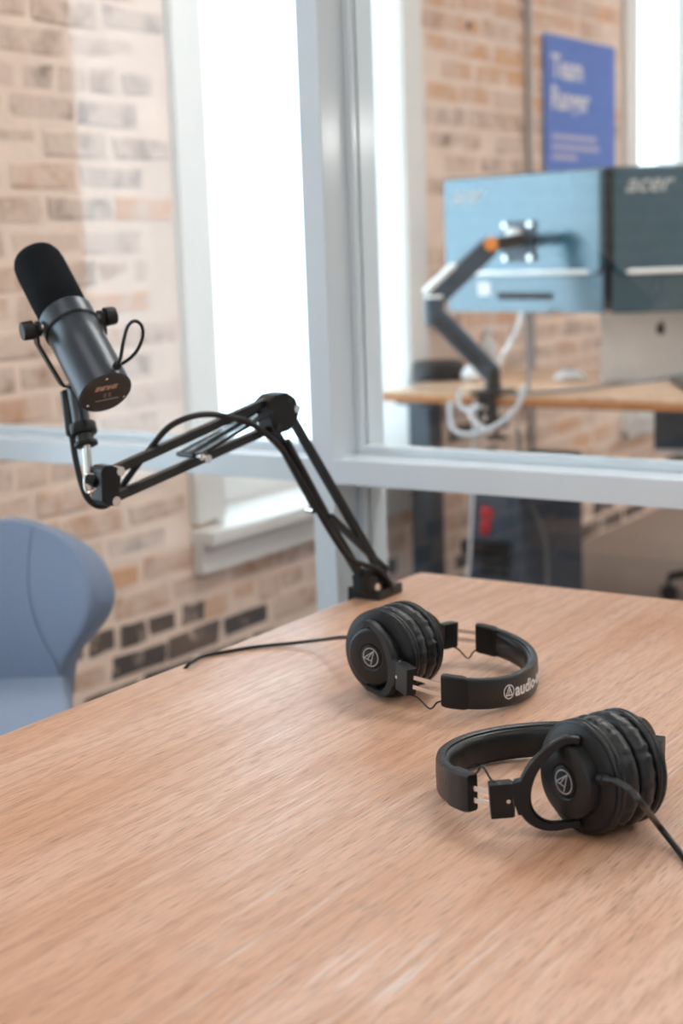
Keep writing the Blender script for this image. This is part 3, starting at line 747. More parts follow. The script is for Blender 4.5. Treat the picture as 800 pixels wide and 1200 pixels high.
# elbow
el = [pl(*p) for p in ((306, 470), (314, 462), (328, 459), (338, 466), (343, 480), (340, 492), (331, 504), (318, 508), (311, 502))]
MB().extrude(el, PN * .026).build('elbow_joint', 'black_plastic', arm, bevel=.002)
post((339, 478), .0048, .030); post((331, 466), .004, .029, 'black_metal'); post((318, 500), .0042, .029, 'black_metal')
# upper arm
rail2((131, 552), (318, 468), 'upper_bar', .0100); rail2((131, 584), (316, 502), 'upper_bar', .0100)
for o_ in (-.010, .010):
    a_, b_ = pl(218, 533) + PN * o_, pl(312, 482) + PN * o_
    n_ = 40; pts = []
    ax_ = (b_ - a_); L_ = ax_.length; ax_.normalize(); s1 = ax_.cross(PN).normalized()
    for k in range(n_ * 8 + 1):
        t = k / (n_ * 8); q = 2 * math.pi * k / 8
        pts.append(a_ + ax_ * (L_ * t) + (PN * math.cos(q) + s1 * math.sin(q)) * .0036)
    MB().tube(pts, .0007, 5).build('spring', 'black_metal', arm, smooth=True)
    MB().tube([pl(237, 528) + PN * o_, pl(316, 478) + PN * o_], .0022, 8).build('spring_rod', 'black_metal', arm, smooth=True)
post((232, 535), .0042, .016); post((238, 537), .0050, .020); post((218, 533), .003, .03, 'black_metal')
# head block
hd = [pl(*p) for p in ((112, 551), (116, 545), (125, 544), (136, 549), (134, 576), (130, 592), (120, 592), (113, 586))]
MB().extrude(hd, PN * .022).build('head_block', 'black_plastic', arm, bevel=.002)
post((133, 551), .0052, .029); post((128, 586), .0054, .029)
# wire bracket and steel rod
r0, r1 = at(104, 562, 1.605), at(101, 520, 1.607)
MB().tube([r0, r1], .0048, 16).build('stud', 'steel', arm, smooth=True)
wp = [at(x, y, 1.59) for x, y in ((110, 556), (103, 555), (99, 559), (99, 570), (102, 577), (108, 576), (113, 572))]
MB().tube(spline(wp, 5), .0013, 8).build('wire_clip', 'steel', arm, smooth=True)
MB().tube([at(104, 560, 1.605), at(114, 565, 1.60)], .007, 14).build('head_pivot', 'black_plastic', arm, smooth=True)

# microphone
RM = .0292
rear = at(124, 461, 1.555)
a_ax = (at(30, 281, 1.672) - rear).normalized()               # rear -> front
_best = min(((abs((at(127, 372, 1.60 + k * .001) - at(36, 388, 1.60 - k * .001)).dot(a_ax)), k) for k in range(-10, 60)))[1]
kx = (at(127, 372, 1.60 + _best * .001) - at(36, 388, 1.60 - _best * .001)); kx = (kx - a_ax * kx.dot(a_ax)).normalized()   # knob axis, to picture right
kd = kx.cross(a_ax).normalized()                               # third axis
if kd.dot(CU) > 0: kd = -kd                                    # pointing down
mic = empty('microphone', at(96, 505, 1.607)); tag(mic, 'dark grey broadcast microphone with black foam windscreen on the boom arm', 'microphone')
MB().lathe(rear, a_ax, [(.0, .0276), (.0012, RM), (.060, RM), (.0935, RM), (.0945, RM - .0006), (.0955, RM)], 96, xref=kx).build('body', 'mic_body', mic, smooth=True, autos=.6)
MB().lathe(rear, a_ax, [(.0955, RM - .001), (.097, RM + .0016), (.116, RM + .0016), (.1175, RM + .0005), (.119, RM - .003)], 96, xref=kx).build('collar', 'mic_body', mic, smooth=True, autos=.6)
MB().lathe(rear, a_ax, [(.0945, RM - .002), (.0948, RM + .0009), (.0962, RM + .0009), (.0966, RM - .002)], 96, xref=kx).build('collar_gasket', 'black_rubber', mic, smooth=True)
MB().lathe(rear, a_ax, [(.118, .0262), (.120, .0278), (.150, .0284), (.194, .0284), (.2035, .0276), (.2095, .0254), (.2135, .0212), (.2155, .0150), (.2162, .005)], 72, xref=kx).build('windscreen', 'foam', mic, smooth=True, autos=1.2)
rp = MB().lathe(rear, -a_ax, [(-.0008, .0274), (.0004, .0274), (.0006, .027), (.0006, .001)], 72, xref=kx).build('rear_plate', 'mic_plate', mic, smooth=True, autos=.6)
# lettering on the rear plate: upside down as mounted
face_n = -a_ax; tx = kx * -1.0; ty = kd * 1.0                  # text x runs to picture left, text up runs to picture bottom
tx = (tx - face_n * tx.dot(face_n)).normalized(); ty = (face_n.cross(tx))
pc0 = rear + face_n * .0009
text_on('SHURE', .0072, pc0 - ty * .0128 * 1 + tx * 0, tx, ty, 'print_copper', rp, bold=.0003, shear=.25, center=True, width=.024)
mk = MB()
for x, y, sx, sy in ((-.0042, .0005, .003, .0008), (.0012, .0005, .003, .0008), (-.0042, .0040, .003, .0008), (.0012, .0040, .003, .0008)):
    mk.box(pc0 + tx * x + ty * y, (sx, sy, .0003), (tx, ty, face_n))
mk.build('switch_marks', 'print_copper', rp)
mk = MB(); mk.box(pc0 + tx * -.002 + ty * .009, (.026, .0011, .0003), (tx, ty, face_n)); mk.build('cover_line', 'print_grey', rp)
mk = MB(); mk.box(pc0 + tx * .006 + ty * .0072, (.010, .0018, .0003), (tx, ty, face_n)); mk.box(pc0 + tx * -.008 + ty * .0022, (.003, .003, .0003), (tx, ty, face_n)); mk.build('switch_slot', 'black_rubber', rp)
for q in (25, 145, 265):
    sp = rear + (kx * math.cos(math.radians(q)) + kd * math.sin(math.radians(q))) * .0235
    MB().lathe(sp, face_n, [(0, .0016), (.0011, .0016), (.0012, .0012)], 14).build('screw', 'steel', rp, smooth=True)
# knobs and yoke
kc = rear + a_ax * .1065
for sg in (-1, 1):
    ax = kx * sg
    MB().lathe(kc, ax, [(.0295, .005), (.040, .005)], 20).build('pivot_bolt', 'steel', mic, smooth=True)
    MB().lathe(kc, ax, [(.0335, .0085), (.0365, .0085)], 28).build('washer', 'black_metal', mic, smooth=True)
    MB().lathe(kc, ax, [(.0405, .0090), (.0415, .0104), (.052, .0100), (.0535, .0092), (.0540, .006)], 32).build('knob', 'black_rubber', mic, smooth=True, autos=.6)
mnt = at(91, 458, 1.632)                                       # where the yoke meets the stand tube
dn = (mnt - kc); yk = MB()
def ybar(p, q): yk.bar(p, q, .0035, .012, kx.cross((q - p).normalized()) if abs((q - p).normalized().dot(kx)) < .9 else a_ax)
L1 = kc - kx * .0385; R1 = kc + kx * .0385
mid = kc + dn * .97
ypts = [L1 - dn.normalized() * .006, L1 + dn.normalized() * .016, mid - kx * .017 - dn * .10, mid, mid + kx * .017 - dn * .10, R1 + dn.normalized() * .016, R1 - dn.normalized() * .006]
rings = []
wdir = dn.normalized().cross(kx).normalized()
for i, p in enumerate(ypts):
    t = (ypts[min(i + 1, 6)] - ypts[max(i - 1, 0)]).normalized(); nn = t.cross(wdir).normalized()
    rings.append([p + nn * (.0017 * x) + wdir * (.006 * y) for x, y in ((-1, -1), (1, -1), (1, 1), (-1, 1))])
yk.loft(rings); yk.build('yoke', 'black_metal', mic, bevel=.0006)
# mounting tube below
MB().tube([at(88, 452, 1.634), at(96, 498, 1.612)], .0098, 24).build('mount_tube', 'mic_body', mic, smooth=True)
ta, tb_ = at(96, 496, 1.611), at(102, 525, 1.605); td = (tb_ - ta).normalized()
MB().lathe(ta, td, [(0, .0120), (.0006, .0140), (.002, .0148), (.0115, .0148), (.013, .0138), (.0134, .010)], 32).build('thread_collar', 'black_plastic', mic, smooth=True, autos=.6)
MB().lathe(ta, td, [(.013, .0095), (.022, .0095)], 24).build('thread_adapter', 'black_metal', mic, smooth=True)
MB().lathe(ta, td, [(.0215, .0120), (.022, .0128), (.0255, .0128), (.026, .012)], 28).build('flange', 'black_plastic', mic, smooth=True, autos=.6)
# short lead loop from capsule body
e0 = rear + a_ax * .022 + (kx * .80 - kd * .60).normalized() * RM
lead = [at(137, 428, 1.538), at(141, 420, 1.530), at(145, 398, 1.528), at(150, 382, 1.532), at(158, 376, 1.54), at(166, 382, 1.55), at(167, 395, 1.558), at(161, 410, 1.564), at(152, 420, 1.57), at(142, 427, 1.575), at(130, 436, 1.59), at(112, 448, 1.61), at(98, 455, 1.625)]
MB().tube(spline(lead, 8), .0019, 10).build('lead', 'black_rubber', mic, smooth=True)
MB().lathe(lead[0], (lead[1] - lead[0]), [(-.003, .0046), (.002, .0044), (.004, .003)], 20).build('lead_grommet', 'black_rubber', mic, smooth=True)

# signal cable: plug, loop under the head, then along the arm
cbl = empty('microphone_cable', (B0.x, B0.y, T)); tag(cbl, 'thick black cable arching along the boom arm from plug to clamp', 'cable')
MB().tube([at(77, 457, 1.64), at(77.6, 459, 1.64), at(84, 508, 1.635), at(84.5, 511, 1.635)], [.0055, .0068, .0066, .0050], 20).build('plug', 'black_metal', cbl, smooth=True)
arc = [at(84, 508, 1.635), at(88, 535, 1.63), at(95, 565, 1.625), at(103, 584, 1.625), at(116, 593, 1.63), at(130, 588, 1.638), pl(150, 560, -.012), pl(175, 527, -.010), pl(200, 499, .010), pl(235, 486, .014), pl(270, 489, .014), pl(300, 500, .013), pl(330, 527, .012), pl(355, 566, .010), pl(372, 598, .011), pl(395, 636, .012), pl(410, 655, .013), pl(425, 661, .013), pl(442, 667, .012), pl(455, 681, .012), Vector(pl(459, 692, .012))]
MB().tube(spline(arc, 8), .0036, 12).build('cable_run', 'black_rubber', cbl, smooth=True)

# ================================================================== BEYOND THE GLASS: DESK
DZ = T + .025
fl = onz(450, 459, DZ); DY0 = fl.y; DX0 = -2.30; DX1 = -.35; DY1 = DY0 + .78
dk = empty('standing_desk', ((DX0 + DX1) / 2, (DY0 + DY1) / 2, 0)); tag(dk, 'oak topped desk with dark steel legs behind the glass', 'desk')
MB().box(((DX0 + DX1) / 2, (DY0 + DY1) / 2, DZ - .004), (DX1 - DX0, DY1 - DY0, .008)).build('desktop', 'oak_desk', dk)
MB().box(((DX0 + DX1) / 2, (DY0 + DY1) / 2, DZ - .0175), (DX1 - DX0, DY1 - DY0, .019)).build('desktop_core', 'desk_edge', dk)
lxa = onx(0, 0, 0) if False else None
LX = [-2.16, -.75]
for lx in (ony(501, 600, DY0 + .30).x, -.50):
    MB().box((lx, DY0 + .30, DZ / 2 - .02), (.075, .075, DZ - .06)).build('leg', 'teal_metal', dk, bevel=.004)
    MB().box((lx, DY0 + .30, .03), (.07, .68, .045)).build('foot', 'teal_metal', dk, bevel=.006)
    MB().box((lx, DY0 + .30, DZ - .045), (.09, .20, .035)).build('top_bracket', 'teal_metal', dk, bevel=.003)
MB().box(((DX0 + DX1) / 2, DY0 + .2, DZ - .0405), (DX1 - DX0 - .3, .04, .026)).build('crossbar', 'black_metal', dk, bevel=.002)

dx0, dx1 = ony(766, 505, DY0 + .25).x, ony(850, 505, DY0 + .25).x; dz0 = ony(785, 531, DY0 + .25).z
dzt = DZ - .0275
MB().box(((dx0 + dx1) / 2, DY0 + .40, (dzt + dz0) / 2), (dx1 - dx0, .30, dzt - dz0)).build('drawer_unit', 'teal_metal', dk, bevel=.004)
MB().box(((dx0 + dx1) / 2, DY0 + .248, dz0 + .006), (dx1 - dx0 - .01, .004, .010)).build('drawer_trim', 'silver', dk)

# monitors
def monitor(label, L, R, tilt_top, hgt, logo_at, lower_frac=.245, led=None, cloth=None):
    """L, R: world xy of left and right ends (seen from the camera); back faces the camera"""
    L = Vector(L); R = Vector(R); x = (R - L); x.z = 0; wd = x.length; x.normalize(); n = x.cross(Vector((0, 0, 1)))   # towards camera
    if n.dot(CAM - L) < 0: n = -n
    up = Vector((0, 0, 1)); z0 = L.z; c = (L + R) / 2
    root = empty('monitor', (c.x, c.y, z0)); tag(root, label, 'monitor')
    MB().box(c - n * .012 + up * hgt / 2, (wd, .018, hgt), (x, n, up)).build('display_panel', 'screen_dark', root, bevel=.003)
    # rear shell: upper smooth cover with a rounded lower corner, lower band set back
    s = MB(); ins = .006; lo = hgt * lower_frac
    pts2 = []
    w2 = wd / 2 - ins
    for cx, cy, a0 in ((w2 - .004, hgt - .008, 0), (-w2 + .004, hgt - .008, 90), (-w2 + .03, lo + .03, 180), (w2 - .03, lo + .03, 270)):
        r = .004 if cy > lo + .05 else .03
        for k in range(6):
            q = math.radians(a0 + 90 * k / 5); pts2.append((cx + r * math.cos(q), cy + r * math.sin(q)))
    rings = [[c + x * px + up * py + n * .0 for px, py in pts2], [c + x * px + up * py + n * .014 for px, py in pts2], [c + x * px * .985 + up * (py * .985 + hgt * .008) + n * .022 for px, py in pts2]]
    s.loft(rings); s.build('rear_cover', 'monitor_back', root, smooth=True, autos=.5)
    MB().box(c + n * .003 + up * (lo / 2 + .004), (wd - .014, .014, lo + .02), (x, n, up)).build('lower_shell', 'monitor_lower', root, bevel=.003)
    MB().box(c + n * .0115 + up * (lo * .42) + x * (wd * .02), (wd * .34, .004, lo * .22), (x, n, up)).build('port_bay', 'black_rubber', root)
    rp0, rp1 = c - x * (w2 * .90) + up * (lo + .012) + n * .017, c + x * (w2 * .90) + up * (lo + .012) + n * .017
    MB().tube([rp0, rp0 + x * .02, rp1 - x * .02, rp1], [.003, .0085, .0085, .003], 14).build('silver_ridge', 'silver', root, smooth=True)
    pp = c + n * .0232 + up * logo_at[1] + x * logo_at[0]
    text_on('acer', .06, pp, x, up, 'print_grey', root, shear=.35, bold=.0012, width=.125)
    return root, c, x, n, wd
ML = at(526, 364, 4.57); MR = at(711, 362, 4.13); zb = (ML.z + MR.z) / 2; ML.z = MR.z = zb
hM = .392
m1, mc, mxv, mn, mw = monitor('widescreen monitor with pale reflecting back mounted on the jointed arm', ML, MR, 0, hM, (-.26, .315))
NL = at(714, 363, 4.16); NR = NL + Vector((.87, .50, 0)).normalized() * .60; NL.z = NR.z = zb - .004
m2, nc, nxv, nn_, nw = monitor('dark monitor back beside the pale monitor, standing behind the laptop', NL, NR, 0, hM + .005, (-.26, .325))
# its stand
sb = nc - nn_ * .0 + Vector((0, 0, 0)); sb.z = DZ
st_c = Vector((sb.x, sb.y, 0)) + nn_ * .05
MB().box((st_c.x, st_c.y, (DZ + zb + .14) / 2), (.07, .03, zb + .14 - DZ), (nxv, nn_, Z)).build('stand_neck', 'black_metal', m2, bevel=.004)
MB().box((st_c.x, st_c.y, DZ + .006), (.24, .20, .012), (nxv, nn_, Z)).build('stand_base', 'black_metal', m2, bevel=.004)
# white sticker on the pale monitor, blue standby lights
MB().box(mc + mn * .0108 + Z * .062 - mxv * .145, (.05, .001, .04), (mxv, mn, Z)).build('sticker', 'print_white', m1)
MB().box(mc - mxv * .265 - Z * .002 + mn * .0, (.018, .01, .006), (mxv, mn, Z)).build('standby_light', 'led_blue', m1)
MB().box(nc - nxv * .27 - Z * .002, (.018, .01, .006), (nxv, nn_, Z)).build('standby_light', 'led_blue', m2)
stk = nc + nn_ * .0108 + Z * .055 + nxv * (-.02)
MB().extrude([stk + nxv * (.022 * math.cos(q) * (1 + .2 * math.sin(3 * q))) + Z * (.018 * math.sin(q)) for q in [2 * math.pi * k / 18 for k in range(18)]], nn_ * .001).build('sticker', 'print_white', m2)

# monitor arm
mar = empty('monitor_mount', (onz(575, 462, DZ).x, DY0, DZ)); tag(mar, 'jointed dark monitor arm clamped to the oak desk edge', 'monitor mount')
cb = onz(575, 462, DZ); cb.y = DY0
MB().box((cb.x, DY0 + .03, DZ + .006), (.095, .10, .012)).build('clamp_plate', 'black_metal', mar, bevel=.003)
MB().box((cb.x, DY0 - .010, DZ - .045), (.05, .016, .105)).build('clamp_bracket', 'black_metal', mar, bevel=.003)
MB().box((cb.x, DY0 + .03, DZ - .094), (.045, .09, .008)).build('clamp_jaw', 'black_metal', mar, bevel=.002)
MB().tube([(cb.x, DY0 + .045, DZ - .125), (cb.x, DY0 + .045, DZ - .0275)], .006, 12).build('clamp_screw', 'black_metal', mar, smooth=True)
MB().tube([(cb.x, DY0 + .045, DZ - .128), (cb.x, DY0 + .045, DZ - .12)], .03, 16).build('clamp_knob', 'black_metal', mar, smooth=True)
for dz in (-.035, -.062): MB().tube([(cb.x, DY0 - .017, DZ + dz), (cb.x, DY0 - .021, DZ + dz)], .008, 16).build('bolt', 'steel', mar, smooth=True)
D0 = (cb - CAM).dot(CF) + .02
p_base = Vector((cb.x, DY0 + .03, DZ + .01)); 
MB().tube([p_base, p_base + Z * .06], [.024, .020], 20).build('post', 'black_metal', mar, smooth=True)
pa = at(577, 438, D0); pb = at(509, 368, D0 + .03); pc = at(506, 352, D0 + .03); pd_ = at(574, 288, D0 + .04); pe = at(608, 281, D0 + .05)
p_top = p_base + Z * .055
MB().bar(at(579, 440, D0), pb, .040, .052).build('lower_link', 'teal_metal', mar, bevel=.012)
MB().bar(at(566, 425, D0 - .01) , at(517, 374, D0 + .02), .048, .010).build('link_cover', 'black_metal', mar, bevel=.004)
MB().tube([pb - Z * .03, pb + Z * .045], .029, 24).build('elbow', 'teal_metal', mar, smooth=True)
MB().tube([pb + Z * .045, pb + Z * .052], [.029, .022], 24).build('elbow_cap', 'silver', mar, smooth=True)
ul = MB().bar(pc, pd_, .042, .058); ul.build('upper_link', 'teal_metal', mar, bevel=.012)
MB().bar(pc + (pd_ - pc) * .02 + Z * .020 - CR * .022, pc + (pd_ - pc) * .52 + Z * .02 - CR * .022, .050, .014).build('upper_glare_strip', 'silver', mar, bevel=.006)  # pale strip imitates the window's highlight on the link's upper left side
MB().tube([pd_ - CF * .03, pd_ - CF * .026], .020, 24).build('badge', 'orange_badge', mar, smooth=True)
MB().bar(pd_, pe, .036, .036).build('head_link', 'black_metal', mar, bevel=.008)
vp = at(608, 282, 4.3); vp = onplane(608, 283, mc + mn * .024, mn)
MB().bar(pe, vp, .03, .034).build('tilt_head', 'black_metal', mar, bevel=.005)
MB().box(vp + mn * .003, (.115, .006, .115), (mxv, mn, Z)).build('mount_plate', 'teal_metal', mar, bevel=.002)
for sx in (-1, 1):
    for sz in (-1, 1):
        q = vp + mxv * (.047 * sx) + Z * (.047 * sz); MB().tube([q + mn * .006, q + mn * .012], .0095, 16).build('thumb_screw', 'steel', mar, smooth=True)
q = vp + Z * .022; MB().tube([q + mn * .006, q + mn * .04], .018, 18).build('tilt_knob', 'silver', mar, smooth=True)

# laptop
lb = onz(704, 446, DZ); lr_ = Vector((.93, .37, 0)).normalized(); ln = Vector((.37, -.93, 0))
lap = empty('laptop', (lb.x, lb.y, DZ)); tag(lap, 'open silver laptop with its lid back to the glass, below the dark monitor', 'laptop')
Lw, Lh = .345, .24
lean = (Z * .99 + ln * .08).normalized()
bl = Vector((lb.x, lb.y, DZ + .016)); cl_ = bl + lr_ * Lw / 2
lid_n = lr_.cross(lean); lid_n = lid_n if lid_n.dot(ln) > 0 else -lid_n
def rr3(c, xa, ya, w_, h_, r): return [c + xa * p[0] + ya * p[1] for p in rrect(-w_ / 2, w_ / 2, 0, h_, r, 4)]
lid = MB().extrude(rr3(cl_, lr_, lean, Lw, Lh, .012), lid_n * .006).build('lid', 'silver', lap, bevel=.001)
MB().extrude([p - ln * .0 for p in rr3(Vector((cl_.x, cl_.y, DZ + .008)), lr_, -ln, Lw, .235, .012)], (0, 0, .014)).build('base', 'silver', lap, bevel=.002)
# emblem on the lid: bitten round fruit shape
ec = cl_ + lean * (Lh * .56) + lid_n * .0035; em = MB(); pts = []
for k in range(28):
    q = 2 * math.pi * k / 28 + .3; r = .017 * (1 - .10 * abs(math.cos(q * 1.0)) + .06 * math.cos(2 * q + 1.5708 * 2))
    xx, yy = r * math.cos(q), r * math.sin(q)
    if xx > .009 and abs(yy - .003) < .009: xx = .009 + (abs(yy - .003) / .009) ** 2 * .006
    pts.append(ec + lr_ * xx + lean * yy)
em.extrude(pts, lid_n * .0006)
em.extrude([ec + lr_ * (.002 + .005 * t[0]) + lean * (.019 + .008 * t[1]) for t in ((-.4, -.2), (.5, 0), (1., .9), (.1, .8), (-.5, .3))], lid_n * .0006)
em.build('emblem', 'black_metal', lid)

# small things on the desk
ds = onz(508, 446, DZ)
dsh = MB().lathe((ds.x, ds.y + .03, DZ), Z, [(0, .07), (.004, .078), (.012, .080), (.048, .080), (.054, .077), (.058, .070), (.056, .066), (.054, .02)], 56)
tag(dsh.build('round_speaker', 'black_plastic', smooth=True, autos=.6), 'black round puck shaped speaker on the desk by the window', 'speaker')
ms = onz(668, 446, DZ)
mm_ = MB(); rings = []
for k in range(9):
    t = -1 + 2 * k / 8; wv = .032 * math.sqrt(max(.02, 1 - t ** 4)); hv = .034 * math.sqrt(max(.03, 1 - t ** 2 * .96))
    rings.append([Vector((ms.x, ms.y, DZ)) + CR * (t * .05) + Vector((.5, -.8, 0)) * 0 + Vector((-.557, .83, 0)) * (wv * math.cos(q)) + Z * (hv * max(0, math.sin(q)) + .001) for q in [math.pi * j / 8 for j in range(9)]])
mr = empty('computer_mouse', (ms.x, ms.y, DZ)); tag(mr, 'white computer mouse on the desk beside the laptop', 'mouse')
for r in rings:
    for p in r: p.z = max(p.z, DZ + .0005)
rings = [[Vector((p.x, p.y, DZ + .001 + max(0, q_))) for p, q_ in zip(r, [pp.z - DZ for pp in r])] for r in rings]
MB().loft(rings, True, True).build('shell', 'white_plastic', mr, smooth=True, subsurf=1)
MB().tube([rings[3][4] + Z * .001, rings[5][4] + Z * .001], .004, 10).build('scroll_wheel', 'cable_grey', mr, smooth=True)
# white cables
def cable(name, label, pts, r, m, cat='cable'):
    return tag(MB().tube(spline(pts, 8), r, 8).build(name, m, smooth=True), label, cat)
yb = DY0 - .03
cable('white_cable', 'white cable hanging in a wide loop under the desk clamp', [ony(x, y, yb) for x, y in ((528, 470), (527, 486), (531, 502), (542, 509), (560, 508), (578, 501), (594, 490), (606, 477), (612, 463), (613, 452))], .0075, 'cable_white')
cable('white_cable', 'white cable curled tightly behind the wide loop under the desk clamp', [ony(x, y, yb - .012) for x, y in ((549, 483), (556, 494), (566, 502), (576, 504))], .0072, 'cable_white')
cable('white_cable', 'white cable hooked over the desk edge beside the clamp', [ony(x, y, yb) for x, y in ((540, 458), (537, 470), (541, 478), (552, 480), (562, 476))], .0068, 'cable_white')
cable('display_cable', 'pale display cable slanting from the monitor ports to the desk', [at(612, 366, 4.26), at(607, 384, 4.27), at(598, 402, 4.3), at(588, 420, 4.33), onz(584, 436, DZ + .007)], .008, 'cable_white')
cable('display_cable', 'dark display cable dropping straight from the monitor to the desk edge', [at(616, 366, 4.25), at(619, 395, 4.24), at(620, 430, 4.2), at(618, 455, 4.12), at(613, 480, 4.1)], .0045, 'cable_grey')
cable('laptop_cable', 'dark grey cable running across the desk in front of the laptop', [onz(600, 462, DZ + .006), onz(680, 456, DZ + .005), onz(720, 450, DZ + .005), onz(760, 446, DZ + .02), onz(800, 440, DZ + .03), onz(840, 437, DZ + .03)], .005, 'cable_grey')
# white pod behind the clamp
pdp = onz(556, 446, DZ)
tag(MB().lathe((pdp.x, pdp.y, DZ), Z, [(0, .018), (.004, .036), (.016, .042), (.032, .038), (.044, .024), (.048, .006)], 32).build('webcam_pod', 'white_plastic', smooth=True, autos=1.), 'small white rounded pod beside the monitor arm post', 'gadget')
bt = onz(572, 432, DZ)
btr = empty('bottle', (bt.x, bt.y, DZ)); tag(btr, 'tall pale bottle on the desk behind the monitor arm', 'bottle')
MB().lathe((bt.x, bt.y, DZ), Z, [(0, .026), (.004, .029), (.075, .029), (.09, .022), (.098, .013), (.115, .013)], 32).build('bottle_body', 'white_plastic', btr, smooth=True, autos=.8)
MB().lathe((bt.x, bt.y, DZ + .115), Z, [(0, .015), (.02, .015), (.021, .012)], 24).build('cap', 'cable_white', btr, smooth=True, autos=.6)

# poster, conduit and wall plate on the brick pier
PX = WX + .012
pTL = onx(637, 38, PX); pTR = onx(720, 57, PX); ph_ = .66
po = empty('poster', (PX, (pTL.y + pTR.y) / 2, pTL.z - ph_)); tag(po, 'blue poster with white lettering on the brick pier', 'poster')
pw_ = pTR.y - pTL.y
MB().box((PX, (pTL.y + pTR.y) / 2, pTL.z - ph_ / 2), (.003, pw_, ph_)).build('sheet', 'poster_blue', po)
Yd = Vector((0, 1, 0))
o0 = Vector((PX + .0022, pTL.y + pw_ * .09, 0))
text_on('Team', .20, o0 + Z * (pTL.z - .150), Yd, Z, 'poster_text', po, bold=.004, width=pw_ * .42)
text_on('Ranger', .20, o0 + Z * (pTL.z - .285), Yd, Z, 'poster_text', po, bold=.004, width=pw_ * .52)
for i, (wd_, nm) in enumerate(((.62, 0), (.66, 0), (.34, 0))):
    MB().box((PX + .0018, pTL.y + pw_ * (.09 + wd_ / 2), pTL.z - .355 - i * .036), (.001, pw_ * wd_, .018)).build('text_line', 'poster_fine', po)
cp0 = onx(618, 0, WX + .014)
cpo = empty('conduit_pipe', (WX + .014, cp0.y, 0)); tag(cpo, 'thin grey conduit pipe running up the brick pier beside the poster', 'pipe')
MB().tube([(WX + .016, cp0.y, .0), (WX + .016, cp0.y, CEIL - .001)], .012, 14).build('pipe', 'conduit', cpo, smooth=True)
for z in (.5, 1.2, 1.95, 2.6): MB().box((WX + .010, cp0.y, z), (.022, .05, .018)).build('clip', 'conduit', cpo, bevel=.002)
an = onx(548, 30, WX); tag(MB().lathe((WX - .001, an.y, an.z), (1, 0, 0), [(0, .012), (.006, .012), (.009, .008), (.009, .003)], 20).build('wall_anchor', 'black_metal', smooth=True), 'small dark anchor bolt in the orange bricks', 'bolt')
ob = onx(746, 494, WX + .03)
obr = empty('outlet_box', (WX, ob.y, ob.z)); tag(obr, 'pale surface outlet box on the brick wall under the desk', 'outlet')
MB().box((WX + .025, ob.y, ob.z), (.05, .22, .075)).build('box', 'white_trim', obr, bevel=.006)
for dy in (-.05, .05): MB().box((WX + .051, ob.y + dy, ob.z), (.004, .06, .05)).build('socket', 'white_plastic', obr, bevel=.001)

# under the desk: computer tower, power strip, red pouch, hanging cord
tw = onz(575, 700, 0)
tpos = Vector((onz(578, 690, 0).x, onz(578, 690, 0).y, 0))
def on_floor_near(px, Y):  r = ray(px, 640); t = (Y - CAM.y) / r.y; return CAM + r * t
tw0 = on_floor_near(548, DY0 + .12); tw1 = on_floor_near(608, DY0 + .12)
tr = empty('computer_tower', ((tw0.x + tw1.x) / 2, DY0 + .34, 0)); tag(tr, 'dark blue grey computer tower standing under the desk', 'computer')
MB().box(((tw0.x + tw1.x) / 2, DY0 + .34, .275), (tw1.x - tw0.x, .42, .52)).build('case', 'dark_cloth', tr, bevel=.006)
for sx in (-1, 1): MB().box(((tw0.x + tw1.x) / 2 + sx * (tw1.x - tw0.x) * .35, DY0 + .34, .0075), (.03, .38, .015)).build('foot', 'black_rubber', tr)
for k in range(5): MB().box(((tw0.x + tw1.x) / 2, DY0 + .128, .17 + .03 * k), ((tw1.x - tw0.x) * .6, .004, .012)).build('vent_slat', 'black_metal', tr)
ps = on_floor_near(562, DY0 + .06); pz = ony(562, 645, DY0 + .06).z
psr = empty('power_strip', (ps.x, DY0 + .06, pz - .02)); tag(psr, 'black power strip hanging in front of the computer tower', 'power strip')
MB().box((ps.x, DY0 + .095, pz), (.15, .04, .045)).build('strip_body', 'black_plastic', psr, bevel=.012)
for k in range(3): MB().tube([(ps.x - .04 + .04 * k, DY0 + .0745, pz), (ps.x - .04 + .04 * k, DY0 + .0735, pz)], .013, 16).build('socket', 'black_rubber', psr, smooth=True)
rp_ = ony(564, 612, DY0 + .05)
rings = []
for k in range(9):
    t = k / 8; wv = .017 * math.sin(math.pi * (.12 + .80 * t)) * (1 + .35 * math.sin(9 * t)) + .004
    rings.append([Vector((rp_.x + .004 * math.sin(5 * t), DY0 + .075, rp_.z + .045 - .09 * t)) + Vector((wv * math.cos(q), .6 * wv * math.sin(q), 0)) for q in [2 * math.pi * j / 14 for j in range(14)]])
tag(MB().loft(rings).build('cloth_pouch', 'red_cloth', smooth=True, subsurf=1), 'small red cloth pouch hanging under the desk by the tower', 'pouch')
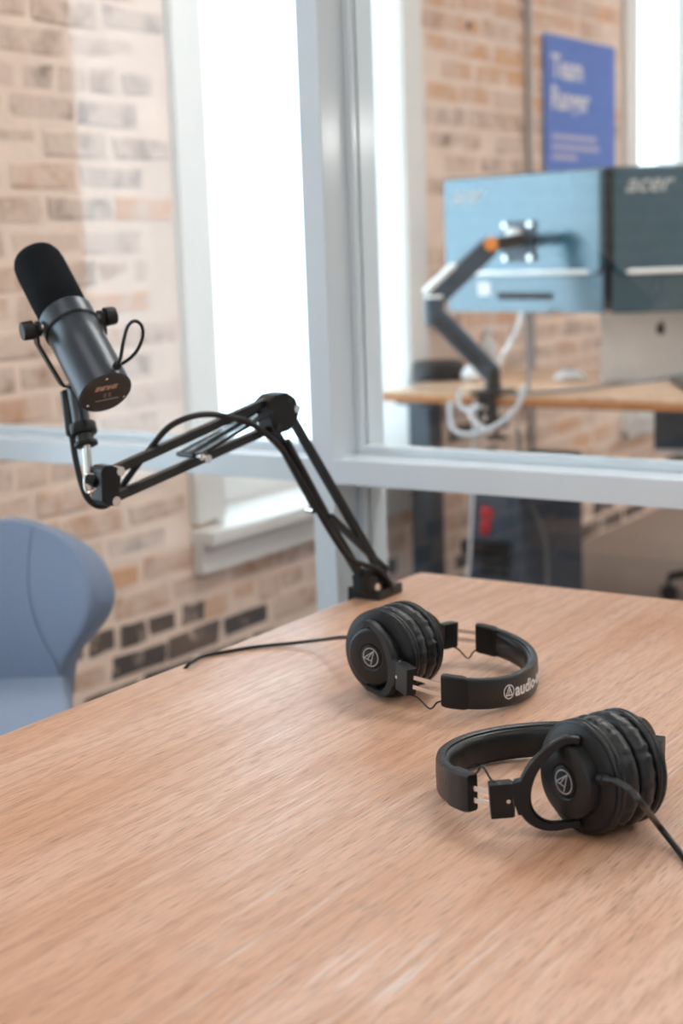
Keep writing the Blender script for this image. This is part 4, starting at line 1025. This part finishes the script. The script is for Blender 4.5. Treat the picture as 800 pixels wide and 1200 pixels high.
cable('hanging_cord', 'pale cord hanging straight down in front of the computer tower', [ony(x, y, DY0 - .02) for x, y in ((556, 470), (555, 520), (554, 570), (552, 610), (550, 650), (547, 690))] + [Vector((ony(547, 690, DY0 - .02).x, DY0 - .02, .006))], .0045, 'cable_white')
cable('floor_cord', 'dark cord drooping from the desk to the floor beside the tower', [ony(606, 500, DY0 + .2), ony(612, 580, DY0 + .2), ony(626, 600, DY0 + .2), ony(636, 625, DY0 + .22), ony(640, 650, DY0 + .22)] + [Vector((ony(641, 668, DY0 + .22).x, DY0 + .22, .006))], .006, 'cable_grey')

# office chair beyond the glass: only a foot shows
oc = onz(905, 700, 0)
ocr = empty('office_chair', (oc.x, oc.y, 0)); tag(ocr, 'black office chair with star base behind the glass', 'chair')
tip0 = onz(762, 694, .03); ang0 = math.atan2(tip0.y - oc.y, tip0.x - oc.x); Rl = min(.34, math.hypot(tip0.x - oc.x, tip0.y - oc.y))
for k in range(5):
    q = ang0 + 2 * math.pi * k / 5; d = Vector((math.cos(q), math.sin(q), 0)); e_ = Vector((oc.x, oc.y, 0)) + d * Rl
    leg = MB().tube([Vector((oc.x, oc.y, .115)) + d * .02, e_ + Z * .082], [.022, .014], 12).build('base_leg', 'black_plastic', ocr, smooth=True)
    MB().tube([e_ + Vector((-d.y, d.x, 0)) * -.016 + Z * .028, e_ + Vector((-d.y, d.x, 0)) * .016 + Z * .028], .028, 18).build('caster', 'black_rubber', leg, smooth=True)
    MB().tube([e_ + Z * .03, e_ + Z * .085], .008, 10).build('caster_stem', 'black_metal', leg, smooth=True)
MB().tube([(oc.x, oc.y, .09), (oc.x, oc.y, .42)], .025, 16).build('gas_column', 'black_metal', ocr, smooth=True)
MB().box((oc.x + .05, oc.y, .46), (.46, .46, .08)).build('seat', 'dark_cloth', ocr, bevel=.03, seg=3)
MB().box((oc.x + .30, oc.y, .78), (.06, .42, .46)).build('backrest', 'dark_cloth', ocr, bevel=.025, seg=3)
MB().bar((oc.x + .18, oc.y, .42), (oc.x + .34, oc.y, .62), .06, .02).build('back_bracket', 'black_metal', ocr, bevel=.004)
